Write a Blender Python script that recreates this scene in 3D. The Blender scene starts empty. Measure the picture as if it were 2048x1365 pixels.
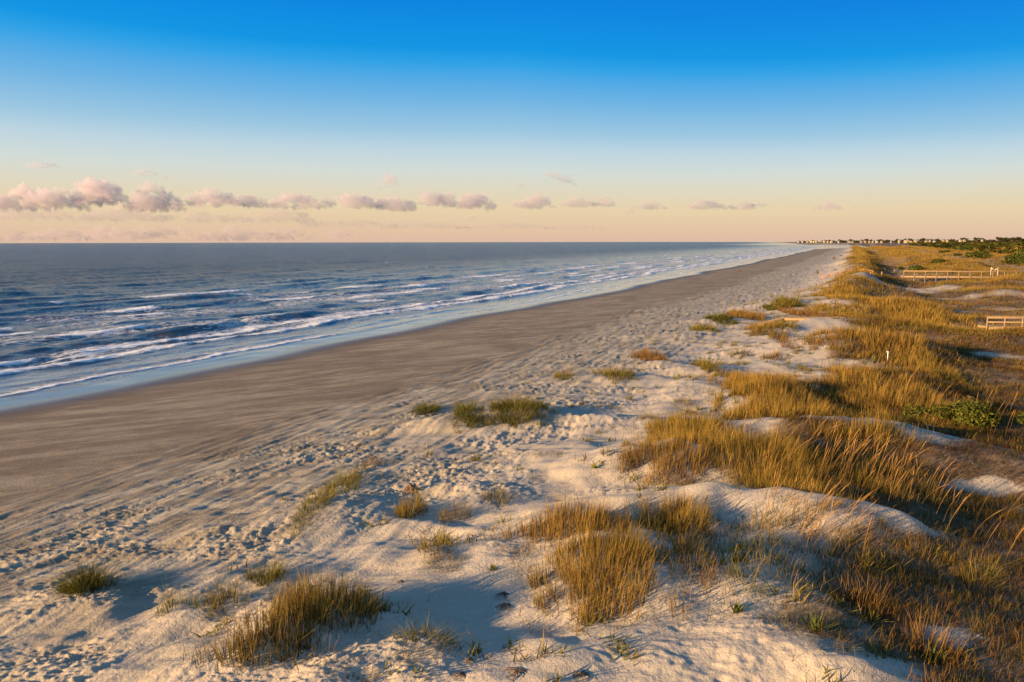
import bpy, bmesh, math, random
import numpy as np
from math import radians as R
sc = bpy.context.scene
COL = sc.collection
random.seed(7)
RNG = np.random.default_rng(11)

# ------------------------------------------------------------------ camera, sky, sun, exposure
CAMZ, PITCH, F = 10.0, 8.154, 1384.0
cd = bpy.data.cameras.new('camera'); cam = bpy.data.objects.new('camera', cd); COL.objects.link(cam)
cam.location = (0, 0, CAMZ); cam.rotation_euler = (R(90 - PITCH), R(0.115), 0)
cd.sensor_width = 36; cd.lens = 36 * F / 2048; cd.clip_start = 0.5; cd.clip_end = 80000
sc.camera = cam

SUN_EL, SUN_AZ = 11.3, 204.0       # azimuth measured counter-clockwise from +X, direction TO the sun
sd = bpy.data.lights.new('sun', 'SUN'); sun = bpy.data.objects.new('sun', sd); COL.objects.link(sun)
sd.energy = 3.05; sd.angle = R(0.5); sd.color = (1.0, 0.635, 0.30)
sun.rotation_euler = (R(90 - SUN_EL), 0, R(SUN_AZ + 90))
sun.location = (-60, -20, 40)

wd = bpy.data.worlds.new('World'); sc.world = wd; wd.use_nodes = True
nt = wd.node_tree; N = nt.nodes; L = nt.links
bg = N['Background']; bg.inputs[1].default_value = 0.1
sky = N.new('ShaderNodeTexSky'); sky.sky_type = 'NISHITA'; sky.sun_disc = False
sky.sun_elevation = R(SUN_EL); sky.sun_rotation = R(90 - SUN_AZ)
tc = N.new('ShaderNodeTexCoord'); sp = N.new('ShaderNodeSeparateXYZ'); L.new(tc.outputs['Generated'], sp.inputs[0])
asn = N.new('ShaderNodeMath'); asn.operation = 'ARCSINE'; L.new(sp.outputs[2], asn.inputs[0])
fx = N.new('ShaderNodeMath'); fx.operation = 'MULTIPLY_ADD'; fx.use_clamp = False; fx.inputs[1].default_value = .33; fx.inputs[2].default_value = 1
px_ = N.new('ShaderNodeMath'); px_.operation = 'MAXIMUM'; px_.inputs[1].default_value = 0; L.new(sp.outputs[0], px_.inputs[0]); L.new(px_.outputs[0], fx.inputs[0])
ev = N.new('ShaderNodeMath'); ev.operation = 'MULTIPLY'; L.new(asn.outputs[0], ev.inputs[0]); L.new(fx.outputs[0], ev.inputs[1])   # deeper blue away from the sun
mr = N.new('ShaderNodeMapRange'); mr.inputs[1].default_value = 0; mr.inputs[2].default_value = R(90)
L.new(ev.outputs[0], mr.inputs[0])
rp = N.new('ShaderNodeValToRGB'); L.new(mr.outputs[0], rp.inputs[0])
def lin(c): return tuple((v / 255 / 12.92 if v / 255 <= .04045 else ((v / 255 + .055) / 1.055) ** 2.4) for v in c)
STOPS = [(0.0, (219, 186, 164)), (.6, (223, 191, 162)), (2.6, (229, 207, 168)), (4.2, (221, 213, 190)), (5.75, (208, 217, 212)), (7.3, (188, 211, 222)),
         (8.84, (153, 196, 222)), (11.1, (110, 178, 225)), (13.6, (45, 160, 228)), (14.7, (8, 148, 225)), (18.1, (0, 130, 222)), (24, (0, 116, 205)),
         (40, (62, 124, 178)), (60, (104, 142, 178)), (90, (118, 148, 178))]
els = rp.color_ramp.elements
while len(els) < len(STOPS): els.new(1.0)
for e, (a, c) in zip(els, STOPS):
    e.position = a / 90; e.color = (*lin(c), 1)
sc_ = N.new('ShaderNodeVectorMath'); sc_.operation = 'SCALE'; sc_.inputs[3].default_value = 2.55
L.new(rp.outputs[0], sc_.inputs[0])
# a share of the physical sky keeps the brightening towards the sun
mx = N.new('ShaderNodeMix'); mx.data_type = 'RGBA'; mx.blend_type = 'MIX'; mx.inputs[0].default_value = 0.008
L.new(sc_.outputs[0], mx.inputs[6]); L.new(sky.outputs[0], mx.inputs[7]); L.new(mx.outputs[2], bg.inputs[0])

sc.view_settings.view_transform = 'Standard'; sc.view_settings.look = 'None'
sc.view_settings.exposure = 2.0; sc.view_settings.gamma = 1; sc.view_settings.use_curve_mapping = False
cy = sc.cycles
cy.use_denoising = True; cy.max_bounces = 6; cy.diffuse_bounces = 2; cy.glossy_bounces = 2; cy.transmission_bounces = 2
cy.transparent_max_bounces = 6; cy.volume_bounces = 2; cy.caustics_reflective = False; cy.caustics_refractive = False

# ------------------------------------------------------------------ helpers
def tag(o, label, cat=None, group=None, kind=None):
    o['label'] = label
    if cat: o['category'] = cat
    if group: o['group'] = group
    if kind: o['kind'] = kind
    return o

def link(name, me, parent=None):
    o = bpy.data.objects.new(name, me); COL.objects.link(o)
    if parent: o.parent = parent
    return o

def np_mesh(name, V, faces, mat=None, cols=None, smooth=False, attrs=None):
    """V (n,3); faces = list of int arrays (m,k); cols (n,3) point colour; attrs dict name->(n,) float"""
    me = bpy.data.meshes.new(name)
    faces = [f for f in faces if len(f)]
    nl = sum(f.size for f in faces); nf = sum(len(f) for f in faces)
    me.vertices.add(len(V)); me.vertices.foreach_set('co', np.ascontiguousarray(V, np.float32).ravel())
    me.loops.add(nl); me.polygons.add(nf)
    me.loops.foreach_set('vertex_index', np.concatenate([f.ravel() for f in faces]).astype(np.int32))
    tot = np.concatenate([np.full(len(f), f.shape[1]) for f in faces]); st = np.concatenate([[0], np.cumsum(tot)[:-1]])
    me.polygons.foreach_set('loop_start', st.astype(np.int32))
    if smooth: me.polygons.foreach_set('use_smooth', np.ones(nf, bool))
    me.update(calc_edges=True)
    if cols is not None:
        a = me.color_attributes.new('col', 'FLOAT_COLOR', 'POINT')
        c4 = np.ones((len(V), 4), np.float32); c4[:, :3] = cols; a.data.foreach_set('color', c4.ravel())
    for k, v in (attrs or {}).items():
        a = me.attributes.new(k, 'FLOAT', 'POINT'); a.data.foreach_set('value', np.ascontiguousarray(v, np.float32))
    if mat: me.materials.append(mat)
    return me

def _hash(ix, iy, seed):
    h = (ix.astype(np.int64) * 374761393 + iy.astype(np.int64) * 668265263 + seed * 974711) & 0xFFFFFFFF
    h = ((h ^ (h >> 13)) * 1274126177) & 0xFFFFFFFF
    h = ((h ^ (h >> 16)) * 2246822519) & 0xFFFFFFFF
    return ((h ^ (h >> 15)) & 0xFFFFFF) / float(0xFFFFFF)

def noise(x, y, seed=0):
    """gradient noise, about -1..1"""
    x = np.asarray(x, float); y = np.asarray(y, float)
    ix = np.floor(x); iy = np.floor(y); fx = x - ix; fy = y - iy
    u = fx * fx * fx * (fx * (fx * 6 - 15) + 10); v = fy * fy * fy * (fy * (fy * 6 - 15) + 10)
    def g(dx, dy):
        a = _hash(ix + dx, iy + dy, seed) * 2 * math.pi
        return np.cos(a) * (fx - dx) + np.sin(a) * (fy - dy)
    return 1.5 * ((g(0, 0) * (1 - u) + g(1, 0) * u) * (1 - v) + (g(0, 1) * (1 - u) + g(1, 1) * u) * v)

def fbm(x, y, seed=0, oct=4, gain=.5):
    s = 0; a = 1.
    for i in range(oct):
        s = s + a * noise(x * 2 ** i + 17.3 * i, y * 2 ** i - 9.1 * i, seed + i); a *= gain
    return s

def sst(a, b, x):
    t = np.clip((x - a) / (b - a), 0, 1); return t * t * (3 - 2 * t)

def mat(name):
    m = bpy.data.materials.new(name); m.use_nodes = True
    t = m.node_tree; b = t.nodes['Principled BSDF']; return m, t, b

def nd(t, kind, **kw):
    n = t.nodes.new(kind)
    for k, v in kw.items(): setattr(n, k, v)
    return n

cp, spn = math.cos(R(PITCH)), math.sin(R(PITCH))
def ray(px, py):
    xc = (px - 1024) / F; yc = -(py - 682.5) / F
    return np.array([xc, cp + yc * spn, -spn + yc * cp])
def P(px, py, z=2.0):
    d = ray(px, py); k = (z - CAMZ) / d[2]; return d[0] * k, d[1] * k

# ------------------------------------------------------------------ terrain as a height function
def shore_x(y):
    return (-53 + .5 * y - 1.3e-5 * np.maximum(0, y - 200) ** 2 - 190 * sst(1500, 2300, y)
            + 2.1 * noise(y / 33., y * 0 + 3.3, 5) * sst(0, 150, y) + 1.1 * noise(y / 14., y * 0 + 1.3, 6))
def S(x, y): return (x - shore_x(y)) * .894        # metres inland of the waterline
def T(x, y): return y * 1.118

MOUNDS = []
def mound(px, py, rx, ry, h, rot=0.0, z=2.2, p=1.0):
    x, y = P(px, py, z); MOUNDS.append((x, y, rx, ry, h, R(rot), p))
for m_ in [
    (1225, 1120, 2.3, 1.9, 1.25, 0), (1090, 1050, 2.0, .9, .65, 0), (1380, 1030, 2.4, 1.0, .55, 0),
    (1430, 1015, 3.2, .9, .85, -4), (1700, 1045, 2.6, 1.1, 1.2, -14),
    (1290, 925, 3.2, 1.7, .95, 0), (1500, 930, 3.6, 1.5, .95, 0),
    (1530, 1180, 2.1, 1.3, .95, -8), (1690, 1320, 1.9, .9, .75, -15), (1260, 1300, 2.4, .8, .3, 8), (1900, 1300, 2.6, 1.0, -.3, 0),
    (620, 1235, 2.3, 1.0, .9, 14), (455, 1318, 1.4, .7, .5, 20), (850, 1290, 1.1, .7, .55, 0), (700, 1352, 1.3, .5, .45, 0),
    (1000, 1225, 1.9, .9, -.5, 0), (860, 1190, 1.6, .8, -.15, 0),
    (1690, 870, 4.4, 1.9, 1.5, -6), (1530, 795, 3.2, 2.0, 1.15, 0), (1830, 760, 4.0, 2.5, .9, 0),
    (1010, 822, 3.0, 1.3, .95, -4), (850, 828, 1.8, .8, .4, 0), (1190, 830, 2.0, .9, .45, 0),
    (650, 1000, 2.7, 1.5, .75, 16), (170, 1165, 1.2, .8, .4, 0), (480, 1185, 1.6, .8, .45, 10), (340, 1215, .9, .5, .25, 0),
    (830, 1030, 1.2, .6, .4, 0), (910, 1045, .9, .5, .3, 0), (870, 1095, .9, .5, .35, 0), (980, 960, 1.5, .7, .35, 0), (1040, 900, 2.4, 1.0, .4, 8),
    (1790, 703, 5.5, 3.4, 1.6, -5), (1640, 700, 4.5, 3.2, 1.0, 0), (1720, 655, 6.5, 4.5, 1.5, -5), (1790, 620, 7, 5, 1.5, -5),
    (1740, 590, 8, 7, 1.4, 0), (1560, 662, 3.0, 2.0, .6, 0), (1430, 635, 4, 2.2, .5, 0), (1560, 612, 4.5, 3.0, .8, 0), (1650, 612, 5, 4, .8, 0),
    (1230, 745, 3.0, 1.5, .5, 0), (1300, 722, 3.0, 1.6, .5, 0), (1420, 735, 2.2, 1.4, .45, 0), (1380, 660, 4, 2.5, .5, 0),
    (1400, 880, 2.4, 1.2, .4, 0), (1750, 565, 9, 7, .8, 0), (2020, 668, 9, 5, 1.0, 0),
]: mound(*m_)

_pr = np.random.default_rng(3); PRINTS = []
for _k in range(3):                                   # footprint trails over the bare near dune
    _a = np.array(P(_pr.uniform(1300, 1420), _pr.uniform(1290, 1365), 2.3)); _b = np.array(P(_pr.uniform(1520, 1720), _pr.uniform(1270, 1350), 2.4))
    _n = int(np.linalg.norm(_b - _a) / .3)
    for _i in range(_n): PRINTS.append(tuple(_a + (_b - _a) * (_i + .5) / _n + _pr.normal(0, .06, 2) + (0, .07 * (-1) ** _i)))
for _k in range(60): PRINTS.append(P(_pr.uniform(1150, 1700), _pr.uniform(1240, 1364), 2.3))
def base_z(s):
    return np.interp(s, [-300, -40, -8, 0, 5, 13, 24, 30, 40, 46, 54, 75, 90, 140, 400],
                  [-6, -1.4, -.25, 0, .17, .6, 1.15, 1.5, 1.95, 2.05, 1.45, 1.5, 2.0, 2.4, 3.0])

def hgt(x, y):
    x = np.asarray(x, float); y = np.asarray(y, float)
    s = S(x, y)
    z = base_z(s)
    far = sst(75, 130, y)
    w = fbm(x / 26., y / 26., 40, 3)
    def ridge(c, h, wsea, wlee):
        e = s - c; return h * np.exp(-(np.where(e < 0, e / wsea, e / wlee)) ** 2)
    gap = 1 - .55 * np.exp(-((y - 140) / 13.) ** 2)
    z = z + far * ((2.2 + .7 * w) * gap * ridge(47 + 2.0 * noise(y / 40., y * 0, 41), 1, 5.5, 3.6)
                   + (2.0 + .6 * w) * ridge(74 + 4 * noise(y / 60., y * 0, 42), 1, 13., 3.6)
                   + (1.4 + .6 * w) * ridge(101 + 4 * noise(y / 70., y * 0, 43), 1, 9., 4.))
    # placed dunes, edges warped so that no outline is an ellipse
    wx = x + .55 * fbm(x / 2.1, y / 2.1, 51, 2); wy = y + .4 * fbm(x / 1.9, y / 1.9, 53, 2)
    near = y < 260
    dz = np.zeros_like(x)
    for (cx, cy_, rx, ry, h, a, p) in MOUNDS:
        dx = wx - cx; dy = wy - cy_
        sel = (np.abs(dx) < 3 * max(rx, ry)) & (np.abs(dy) < 3 * max(rx, ry))
        if not np.any(sel): continue
        dxs = dx[sel] if dx.ndim else dx; dys = dy[sel] if dy.ndim else dy
        u = (dxs * math.cos(a) + dys * math.sin(a)) / rx; v = (-dxs * math.sin(a) + dys * math.cos(a)) / ry
        u = np.where(u > 0, u * 1.25, u * .85)          # steeper on the lee side
        r2 = u * u + v * v
        b = .62 * h * np.exp(-np.power(r2, 1.2))
        if dx.ndim: dz[sel] += b
        else: dz = dz + b
    z = z + dz
    dry = sst(21, 31, s)
    z = z + sst(47, 53, s) * (.5 + .25 * far) * fbm(x / 11., y / 7., 58, 3)
    z = z + dry * sst(28, 40, s) * .2 * fbm(x / 4.2, y / 2.4, 60, 3) + dry * .055 * fbm(x / 1.9, y / .75, 63, 3) + sst(20, 23, s) * (1 - sst(34, 40, s)) * .06 * fbm(T(x, y) / 3.2, s / .55, 66, 3)
    # trampled, wind-picked surface
    rough = dry * np.clip(.42 + 1.5 * fbm(x / 5.5, y / 3.0, 70, 3), .05, 1.15) * (1 - .8 * sst(35, 43, s))
    ru = x * .78 + y * .63; rv = -x * .63 + y * .78          # scour runs with the shore wind
    n1 = .75 * fbm(ru / .62, rv / .17, 74, 4, .62) + .85 * fbm(x / .27, y / .12, 75, 3, .6)
    z = z + rough * .058 * n1 * (.6 + .8 * np.abs(n1))
    z = z + sst(4, 14, s) * (1 - dry) * .012 * fbm(x / 1.3, y / .5, 78, 3) + .03 * sst(5, 20, s) * (1 - dry) * fbm(x / 14., y / 3., 79, 2)
    if x.ndim and np.any((y < 19) & (y > 9)):
        for i in range(len(PRINTS)):
            fx_, fy_ = PRINTS[i]; q = (np.abs(x - fx_) < .3) & (np.abs(y - fy_) < .3)
            if np.any(q):
                e = ((x[q] - fx_) / .10) ** 2 + ((y[q] - fy_) / .06) ** 2; z[q] += -.018 * np.exp(-e) + .006 * np.exp(-(np.sqrt(e) - 1.7) ** 2 * 3)
    # shallow inlet before the far village, sand spit beyond
    inl = sst(880, 960, y) * (1 - sst(1450, 1650, y)) * (1 - sst(90, 150, s))
    z = z * (1 - inl) - .6 * inl
    return z

def ground(px, py):
    d = ray(px, py); k = 8.0
    step = .12
    pts = np.geomspace(6, 4000, 1400)
    X = d[0] * pts; Y = d[1] * pts; Z = CAMZ + d[2] * pts
    H = hgt(X, Y); i = np.argmax(Z <= H)
    if i == 0: return d[0] * 400, d[1] * 400, 2.0
    a, b = pts[i - 1], pts[i]
    for _ in range(12):
        m = (a + b) / 2; h = hgt(np.array([d[0] * m]), np.array([d[1] * m]))[0]
        if CAMZ + d[2] * m <= h: b = m
        else: a = m
    x, y = d[0] * b, d[1] * b
    return x, y, float(hgt(np.array([x]), np.array([y]))[0])

def fan_grid(ys, px0, px1, step, off=5.0):
    t = (np.arange(px0, px1 + .1, step) - 1024) / F * 1.01
    Y, Tn = np.meshgrid(ys, t, indexing='ij'); X = (Y + off) * Tn
    return X, Y
def grid_faces(nr, nc, keep=None):
    i = np.arange(nr * nc).reshape(nr, nc)
    f = np.stack([i[:-1, :-1], i[:-1, 1:], i[1:, 1:], i[1:, :-1]], -1).reshape(-1, 4)
    if keep is not None:
        k = keep.ravel(); f = f[k[f].any(1)]
    return f
def compact(V, f, *arrs):
    used = np.zeros(len(V), bool); used[f] = True
    idx = np.cumsum(used) - 1
    return (V[used], idx[f]) + tuple(a[used] for a in arrs)

ROWS = [P(1024, py, 1.6)[1] for py in np.arange(1520, 492, -1.5)]
ys = [3., 5., 7., 8.5] + [y for y in ROWS if y > 9]
while ys[-1] > 1e4: ys.pop()
out = [ys[0]]
for y in ys[1:]:
    while y > out[-1] * 1.035 and out[-1] > 20: out.append(out[-1] * 1.03)
    out.append(y)
out = [y for y in out if y < 4200]; out = out + [4300, 5500, 8000]
ys = np.array(sorted(out))

# ------------------------------------------------------------------ vegetation cover (shared by ground colour and scatter)
def cover(x, y):
    """0..1 how closely grass covers the back dunes"""
    s = S(x, y)
    nr = 1 - sst(30, 70, y)
    edge = 45.9 - 4 * sst(60, 110, y) - 1.0 * nr * sst(15, 26, y) + (1 - .6 * nr) * (2.2 * noise(y / 12., x * 0 + .5, 90) + 3.0 * fbm(x / 9., y / 9., 91, 3))
    c = sst(0, 4 - 2.2 * nr, s - edge)
    c = c * (1 - .5 * sst(110, 160, y) * (sst(52, 55, s) * (1 - sst(60, 65, s)) + sst(80, 83, s) * (1 - sst(89, 95, s))))
    holes = sst(.25, .6, fbm(x / 11., y / 7., 95, 3) - .55 * sst(90, 170, y) - .5 * nr)
    c = c * (1 - (.5 + .35 * sst(50, 120, y)) * holes)
    for hx, hy, rx, ry in HOLES:
        q = ((x - hx) / rx) ** 2 + ((y - hy) / ry) ** 2 + .5 * fbm(x / (rx * .6), y / (ry * .6), 97, 2)
        c = c * (1 - .93 * (1 - sst(.5, 1.1, q)))
    return c

HOLES = [(*P(px, py, 2.3), rx, ry) for px, py, rx, ry in [
    (1800, 577, 9.5, 8), (2010, 592, 6, 5), (1715, 640, 3, 2), (1830, 868, 2.6, 1.6), (1690, 858, 2.2, .8), (1740, 1035, 2.6, 1.0), (1690, 1330, 1.7, 1.0),
    (1880, 1235, .8, .4), (1980, 930, 1.6, .6), (1720, 725, 4, 1.6), (1985, 690, 2.2, 1.0), (1900, 790, 1.5, .6), (1700, 545, 5, 6), (1660, 600, 4, 4)]]

X, Y = fan_grid(ys, -500, 2700, 2.4)
Sg = S(X, Y); Z = hgt(X, Y)
keep = Sg > -25
V = np.stack([X, Y, Z], -1).reshape(-1, 3)
f = grid_faces(*X.shape, keep)
cov = cover(X, Y).ravel(); sv = Sg.ravel()
V, f, cov, sv = compact(V, f, cov, sv)

m_sand, t, b = mat('dune_sand'); Lk = t.links
A = nd(t, 'ShaderNodeAttribute', attribute_name='shore'); C = nd(t, 'ShaderNodeAttribute', attribute_name='cover')
geo = nd(t, 'ShaderNodeNewGeometry')
def tnoise(t, vec, scale, detail=4, rough=.55, xyz=(1, 1, 1), rot=0.0):
    mp = nd(t, 'ShaderNodeMapping'); mp.inputs['Scale'].default_value = xyz
    if rot:
        m0 = nd(t, 'ShaderNodeMapping'); m0.inputs['Rotation'].default_value = (0, 0, rot); t.links.new(vec, m0.inputs[0]); vec = m0.outputs[0]
    t.links.new(vec, mp.inputs[0])
    n = nd(t, 'ShaderNodeTexNoise'); n.inputs['Scale'].default_value = scale; n.inputs['Detail'].default_value = detail
    n.inputs['Roughness'].default_value = rough; t.links.new(mp.outputs[0], n.inputs['Vector']); return n.outputs[0]
def mrange(t, v, a, b_, c=0., d=1., smooth=True):
    n = nd(t, 'ShaderNodeMapRange'); n.interpolation_type = 'SMOOTHSTEP' if smooth else 'LINEAR'
    t.links.new(v, n.inputs[0])
    for i, q in enumerate((a, b_, c, d)): n.inputs[i + 1].default_value = q
    return n.outputs[0]
def mixc(t, fac, c1, c2, mode='MIX'):
    n = nd(t, 'ShaderNodeMix', data_type='RGBA', blend_type=mode)
    for sock, v in ((n.inputs[0], fac), (n.inputs[6], c1), (n.inputs[7], c2)):
        if hasattr(v, 'is_linked'): t.links.new(v, sock)
        elif isinstance(v, (int, float)): sock.default_value = v
        else: sock.default_value = (*v, 1)
    return n.outputs[2]
def math_(t, op, a, b_=None):
    n = nd(t, 'ShaderNodeMath', operation=op)
    for i, v in enumerate((a, b_)):
        if v is None: continue
        if hasattr(v, 'is_linked'): t.links.new(v, n.inputs[i])
        else: n.inputs[i].default_value = v
    return n.outputs[0]
pos = geo.outputs['Position']
streak = tnoise(t, pos, .55, 5, .6, (.34, 1.3, 1), R(-20))
streak2 = tnoise(t, pos, 1.6, 4, .6, (.24, 1.4, 1), R(-25))
patch = tnoise(t, pos, .35, 5, .6)
grain = tnoise(t, pos, 9, 4, .7)
sA = A.outputs['Fac']
sj = math_(t, 'ADD', sA, mrange(t, patch, .3, .7, -2.4, 2.4, False))
beach = mixc(t, mrange(t, streak, .40, .66), (.178, .137, .088), (.30, .25, .175))
beach = mixc(t, math_(t, 'MULTIPLY', mrange(t, streak2, .50, .66, 0, .9), mrange(t, tnoise(t, pos, .09, 3, .6, (.6, 1.6, 1)), .42, .6)), beach, (.39, .338, .235))
beach = mixc(t, mrange(t, grain, .35, .7, 0, .3), beach, (.13, .10, .08))
wet = mixc(t, mrange(t, sA, .8, 8), (.085, .066, .05), beach)
up_sp = mrange(t, tnoise(t, pos, 5.5, 5, .75, (.5, 1.5, 1), R(-38)), .52, .68, 0, .6)
drys = mixc(t, patch, (.41, .36, .288), (.48, .427, .345))
drys = mixc(t, mrange(t, grain, .52, .75, 0, .35), drys, (.36, .30, .25))
up = mixc(t, mrange(t, tnoise(t, pos, .8, 6, .7, (.5, 1.3, 1), R(-35)), .38, .62), (.23, .195, .14), (.41, .36, .27)); up = mixc(t, up_sp, up, (.14, .115, .085))
g1 = mixc(t, mrange(t, sj, 28, 40), mixc(t, mrange(t, sj, 21.5, 25.5), wet, up), drys)
litn = tnoise(t, pos, 1.3, 6, .7); litc = mixc(t, tnoise(t, pos, 6, 3, .6), (.085, .058, .034), (.20, .135, .08))
litf = math_(t, 'MULTIPLY', C.outputs['Fac'], mrange(t, litn, .30, .50, .55, 1))
g2 = mixc(t, litf, g1, litc)
Lk.new(g2, b.inputs['Base Color'])
Lk.new(mrange(t, sA, .6, 5.5, .12, .85), b.inputs['Roughness'])
b.inputs['Specular IOR Level'].default_value = .3
bp = nd(t, 'ShaderNodeBump'); bp.inputs['Strength'].default_value = .75; bp.inputs['Distance'].default_value = .04
bn = math_(t, 'ADD', tnoise(t, pos, 14, 4, .65), tnoise(t, pos, 3.2, 4, .6, (.6, 1.4, 1), R(-35)))
Lk.new(math_(t, 'MULTIPLY', bn, mrange(t, sA, 1.5, 10)), bp.inputs['Height']); Lk.new(bp.outputs[0], b.inputs['Normal'])
ground_o = link('beach_ground', np_mesh('beach_ground', V, [f], m_sand, smooth=True, attrs={'shore': sv, 'cover': cov}))
tag(ground_o, 'sandy beach rising from the sea into pale dunes', kind='structure')

# ------------------------------------------------------------------ sea
rows = [P(1024, py, 0)[1] for py in np.arange(880, 486.0, -.75)]
rows = [y for y in rows if 0 < y < 9000]
rr = [28., 31., 34.] + [y for y in rows if y > 35]
rows = [rr[0]]
for y in rr[1:]:
    while y > rows[-1] * 1.04: rows.append(rows[-1] * 1.03)
    rows.append(y)
rows += [9500, 11000, 14000, 20000, 30000]
X, Y = fan_grid(np.array(rows), -620, 2500, 2.4)
Sg = S(X, Y); D = -Sg; Tt = T(X, Y)
keep = Sg < 7 + 60 * (Y > 850)
Zs = np.full_like(X, .02)
foam = np.zeros_like(X); thick = np.zeros_like(X); silty = np.zeros_like(X)
def crest(d0, amp, wf, wb, seed, brk, trail, drift=0., wob=2.0, ph=None):
    """one wave crest line d0 metres off the shore: steep side to the land, broken where its own noise says so"""
    global Zs, foam, thick, silty
    dk = d0 + wob * noise(Tt / 45., Tt * 0 + seed, 100 + seed) + .6 * noise(Tt / 6., Tt * 0 + seed, 130 + seed) + .3 * noise(Tt / 1.6, D / 1.6, 140 + seed) + drift * (Tt - 100) / 100.
    am = amp * np.clip(.55 + .9 * noise(Tt / 38., Tt * 0 + 2.2 * seed, 160 + seed), 0, 1.3)
    e = D - dk
    prof = np.where(e < 0, np.exp(-(e / wf) ** 2), np.exp(-(e / wb) ** 2))
    ok = sst(1.0, 3.0, D)
    Zs = Zs + am * prof * ok
    bm = 0
    if brk is not None:
        bm = sst(brk, brk + .25, noise(Tt / (24. if d0 < 30 else 13.), Tt * 0 + 5.5 * seed, 190 + seed) + .3 * noise(Tt / 5., D / 5., 210 + seed))
        fr = bm * np.where(e < 0, np.exp(-(e / (wf * .9)) ** 2), np.exp(-e / trail))
        foam = np.maximum(foam, fr * ok)
        thick = np.maximum(thick, bm * np.exp(-((e + .1) / (wf * .8)) ** 2) * ok)
    if amp > .3: silty = np.maximum(silty, sst(.25, .5, am) * (1 - bm) * np.exp(-((e + .55 * wf) / (wf * .55)) ** 2))
crest(2.6, .05, .4, 1.2, 1, -.15, 1.3, 0, 1.0)
crest(5.6, .05, .4, 1.5, 2, .1, 1.0, 0, 1.8)
crest(11.5, .22, .8, 2.6, 3, -1.2, 3.0, .5, 1.2)
crest(15.5, .22, .8, 2.2, 4, -.5, 3.2, .8, 1.8)
crest(20.5, .42, 1.1, 2.6, 5, .05, 3.0, .6, 1.8)
crest(27, .30, 1.1, 3.2, 6, .15, 6.0, 0, 2.4)
crest(34, .34, 1.2, 3.4, 7, .0, 7.0, 0, 2.6)
crest(41.5, .38, 1.2, 3.4, 8, .0, 8.0, 0, 3.0)
crest(50, .38, 1.3, 3.8, 9, .1, 9.0, 0, 3.2)
crest(60, .50, 1.4, 4, 10, .3, 5.0, 0, 4)
crest(70, .60, 1.5, 4, 11, .25, 4.0, 0, 5)
crest(83, .45, 1.8, 5, 12, .55, 4.0, 0, 5)
for k in range(9): crest(98 + 15 * k, .4, 3, 6, 13 + k, .72 if k < 5 else None, 2.5, 0, 9)
# wind chop in three sizes, fading out where the mesh can no longer carry it
a0 = sst(2, 14, D)
def chop(l1, l2, amp, seed, maxy):
    global Zs
    u = D / l1; v = Tt / l2
    Zs = Zs + a0 * amp * fbm(u, v, seed, 2) * (1 - sst(maxy * .6, maxy, Y))
chop(1.3, 2.6, .06, 295, 140); chop(2.4, 5.0, .14, 300, 300); chop(6., 12., .20, 310, 1000); chop(17., 40., .20, 320, 2600); chop(60, 110, .35, 330, 9000)
Zs = Zs + .035 * sst(0, 3, D) * (1 - sst(8, 16, D)) * fbm(D / 1.3, Tt / 4.5, 340, 2)
Zs = Zs + (1 - sst(3, 9, D)) * (.035 * noise(Tt / 9., Tt * 0 + 7.7, 380) + .02 * noise(Tt / 3.1, Tt * 0 + 4.4, 381))   # swash lobes
# old foam lying between the bars
lace = sst(-.15, .5, fbm(D / 8., Tt / 26., 350, 3) + .25) * sst(14, 20, D) * (1 - sst(44, 70, D)) * .52
foam = np.maximum(foam, lace)
wash = (.62 * sst(9.5, 11, D) * (1 - sst(15, 18, D)) + .34 * sst(.3, 1.5, D) * (1 - sst(8, 10, D)))
foam = np.maximum(foam, wash * np.clip(.8 + .5 * fbm(D / 3., Tt / 12., 360, 2), 0, 1.2))
foam = foam * sst(-.2, .5, D) * (1 - sst(1000, 1800, Y))
Zs = Zs + .10 * thick * (.6 + .5 * noise(D / .5, Tt / .9, 370)) * (1 - sst(150, 300, Y))
V = np.stack([X, Y, Zs], -1).reshape(-1, 3)
f = grid_faces(*X.shape, keep)
V, f, fo, th, dd, tt, si = compact(V, f, foam.ravel(), thick.ravel(), D.ravel(), Tt.ravel(), silty.ravel())
m_sea, t, b = mat('sea_water'); Lk = t.links
fa = nd(t, 'ShaderNodeAttribute', attribute_name='foam').outputs['Fac']; tk = nd(t, 'ShaderNodeAttribute', attribute_name='thick').outputs['Fac']
dA = nd(t, 'ShaderNodeAttribute', attribute_name='off'); tA = nd(t, 'ShaderNodeAttribute', attribute_name='along')
cmb = nd(t, 'ShaderNodeCombineXYZ'); Lk.new(dA.outputs['Fac'], cmb.inputs[0]); Lk.new(tA.outputs['Fac'], cmb.inputs[1])
uv = cmb.outputs[0]
f1 = mrange(t, tnoise(t, uv, 1.7, 6, .75, (1.4, .6, 1)), .28, .72, 0, 1, False); f2 = tnoise(t, uv, .35, 4, .6, (1.3, .35, 1))
fn = math_(t, 'ADD', math_(t, 'MULTIPLY', f1, .65), math_(t, 'MULTIPLY', f2, .35))
lo = math_(t, 'SUBTRACT', 1.0, fa)
ff = mrange(t, math_(t, 'SUBTRACT', math_(t, 'ADD', fn, math_(t, 'MULTIPLY', fa, .78)), .80), 0, .24)
ff = math_(t, 'MAXIMUM', ff, mrange(t, math_(t, 'ADD', tk, math_(t, 'MULTIPLY', f1, .7)), .72, 1.15))
deep = mixc(t, mrange(t, dA.outputs['Fac'], 12, 80), (.060, .066, .066), (.012, .018, .024))
shal = mrange(t, dA.outputs['Fac'], 5.5, 13, 1, 0)
silt = tnoise(t, uv, .10, 8, .72, (1.3, .28, 1))
deep = mixc(t, mrange(t, silt, .40, .62, 0, .85), deep, (.056, .043, .033))
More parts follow.
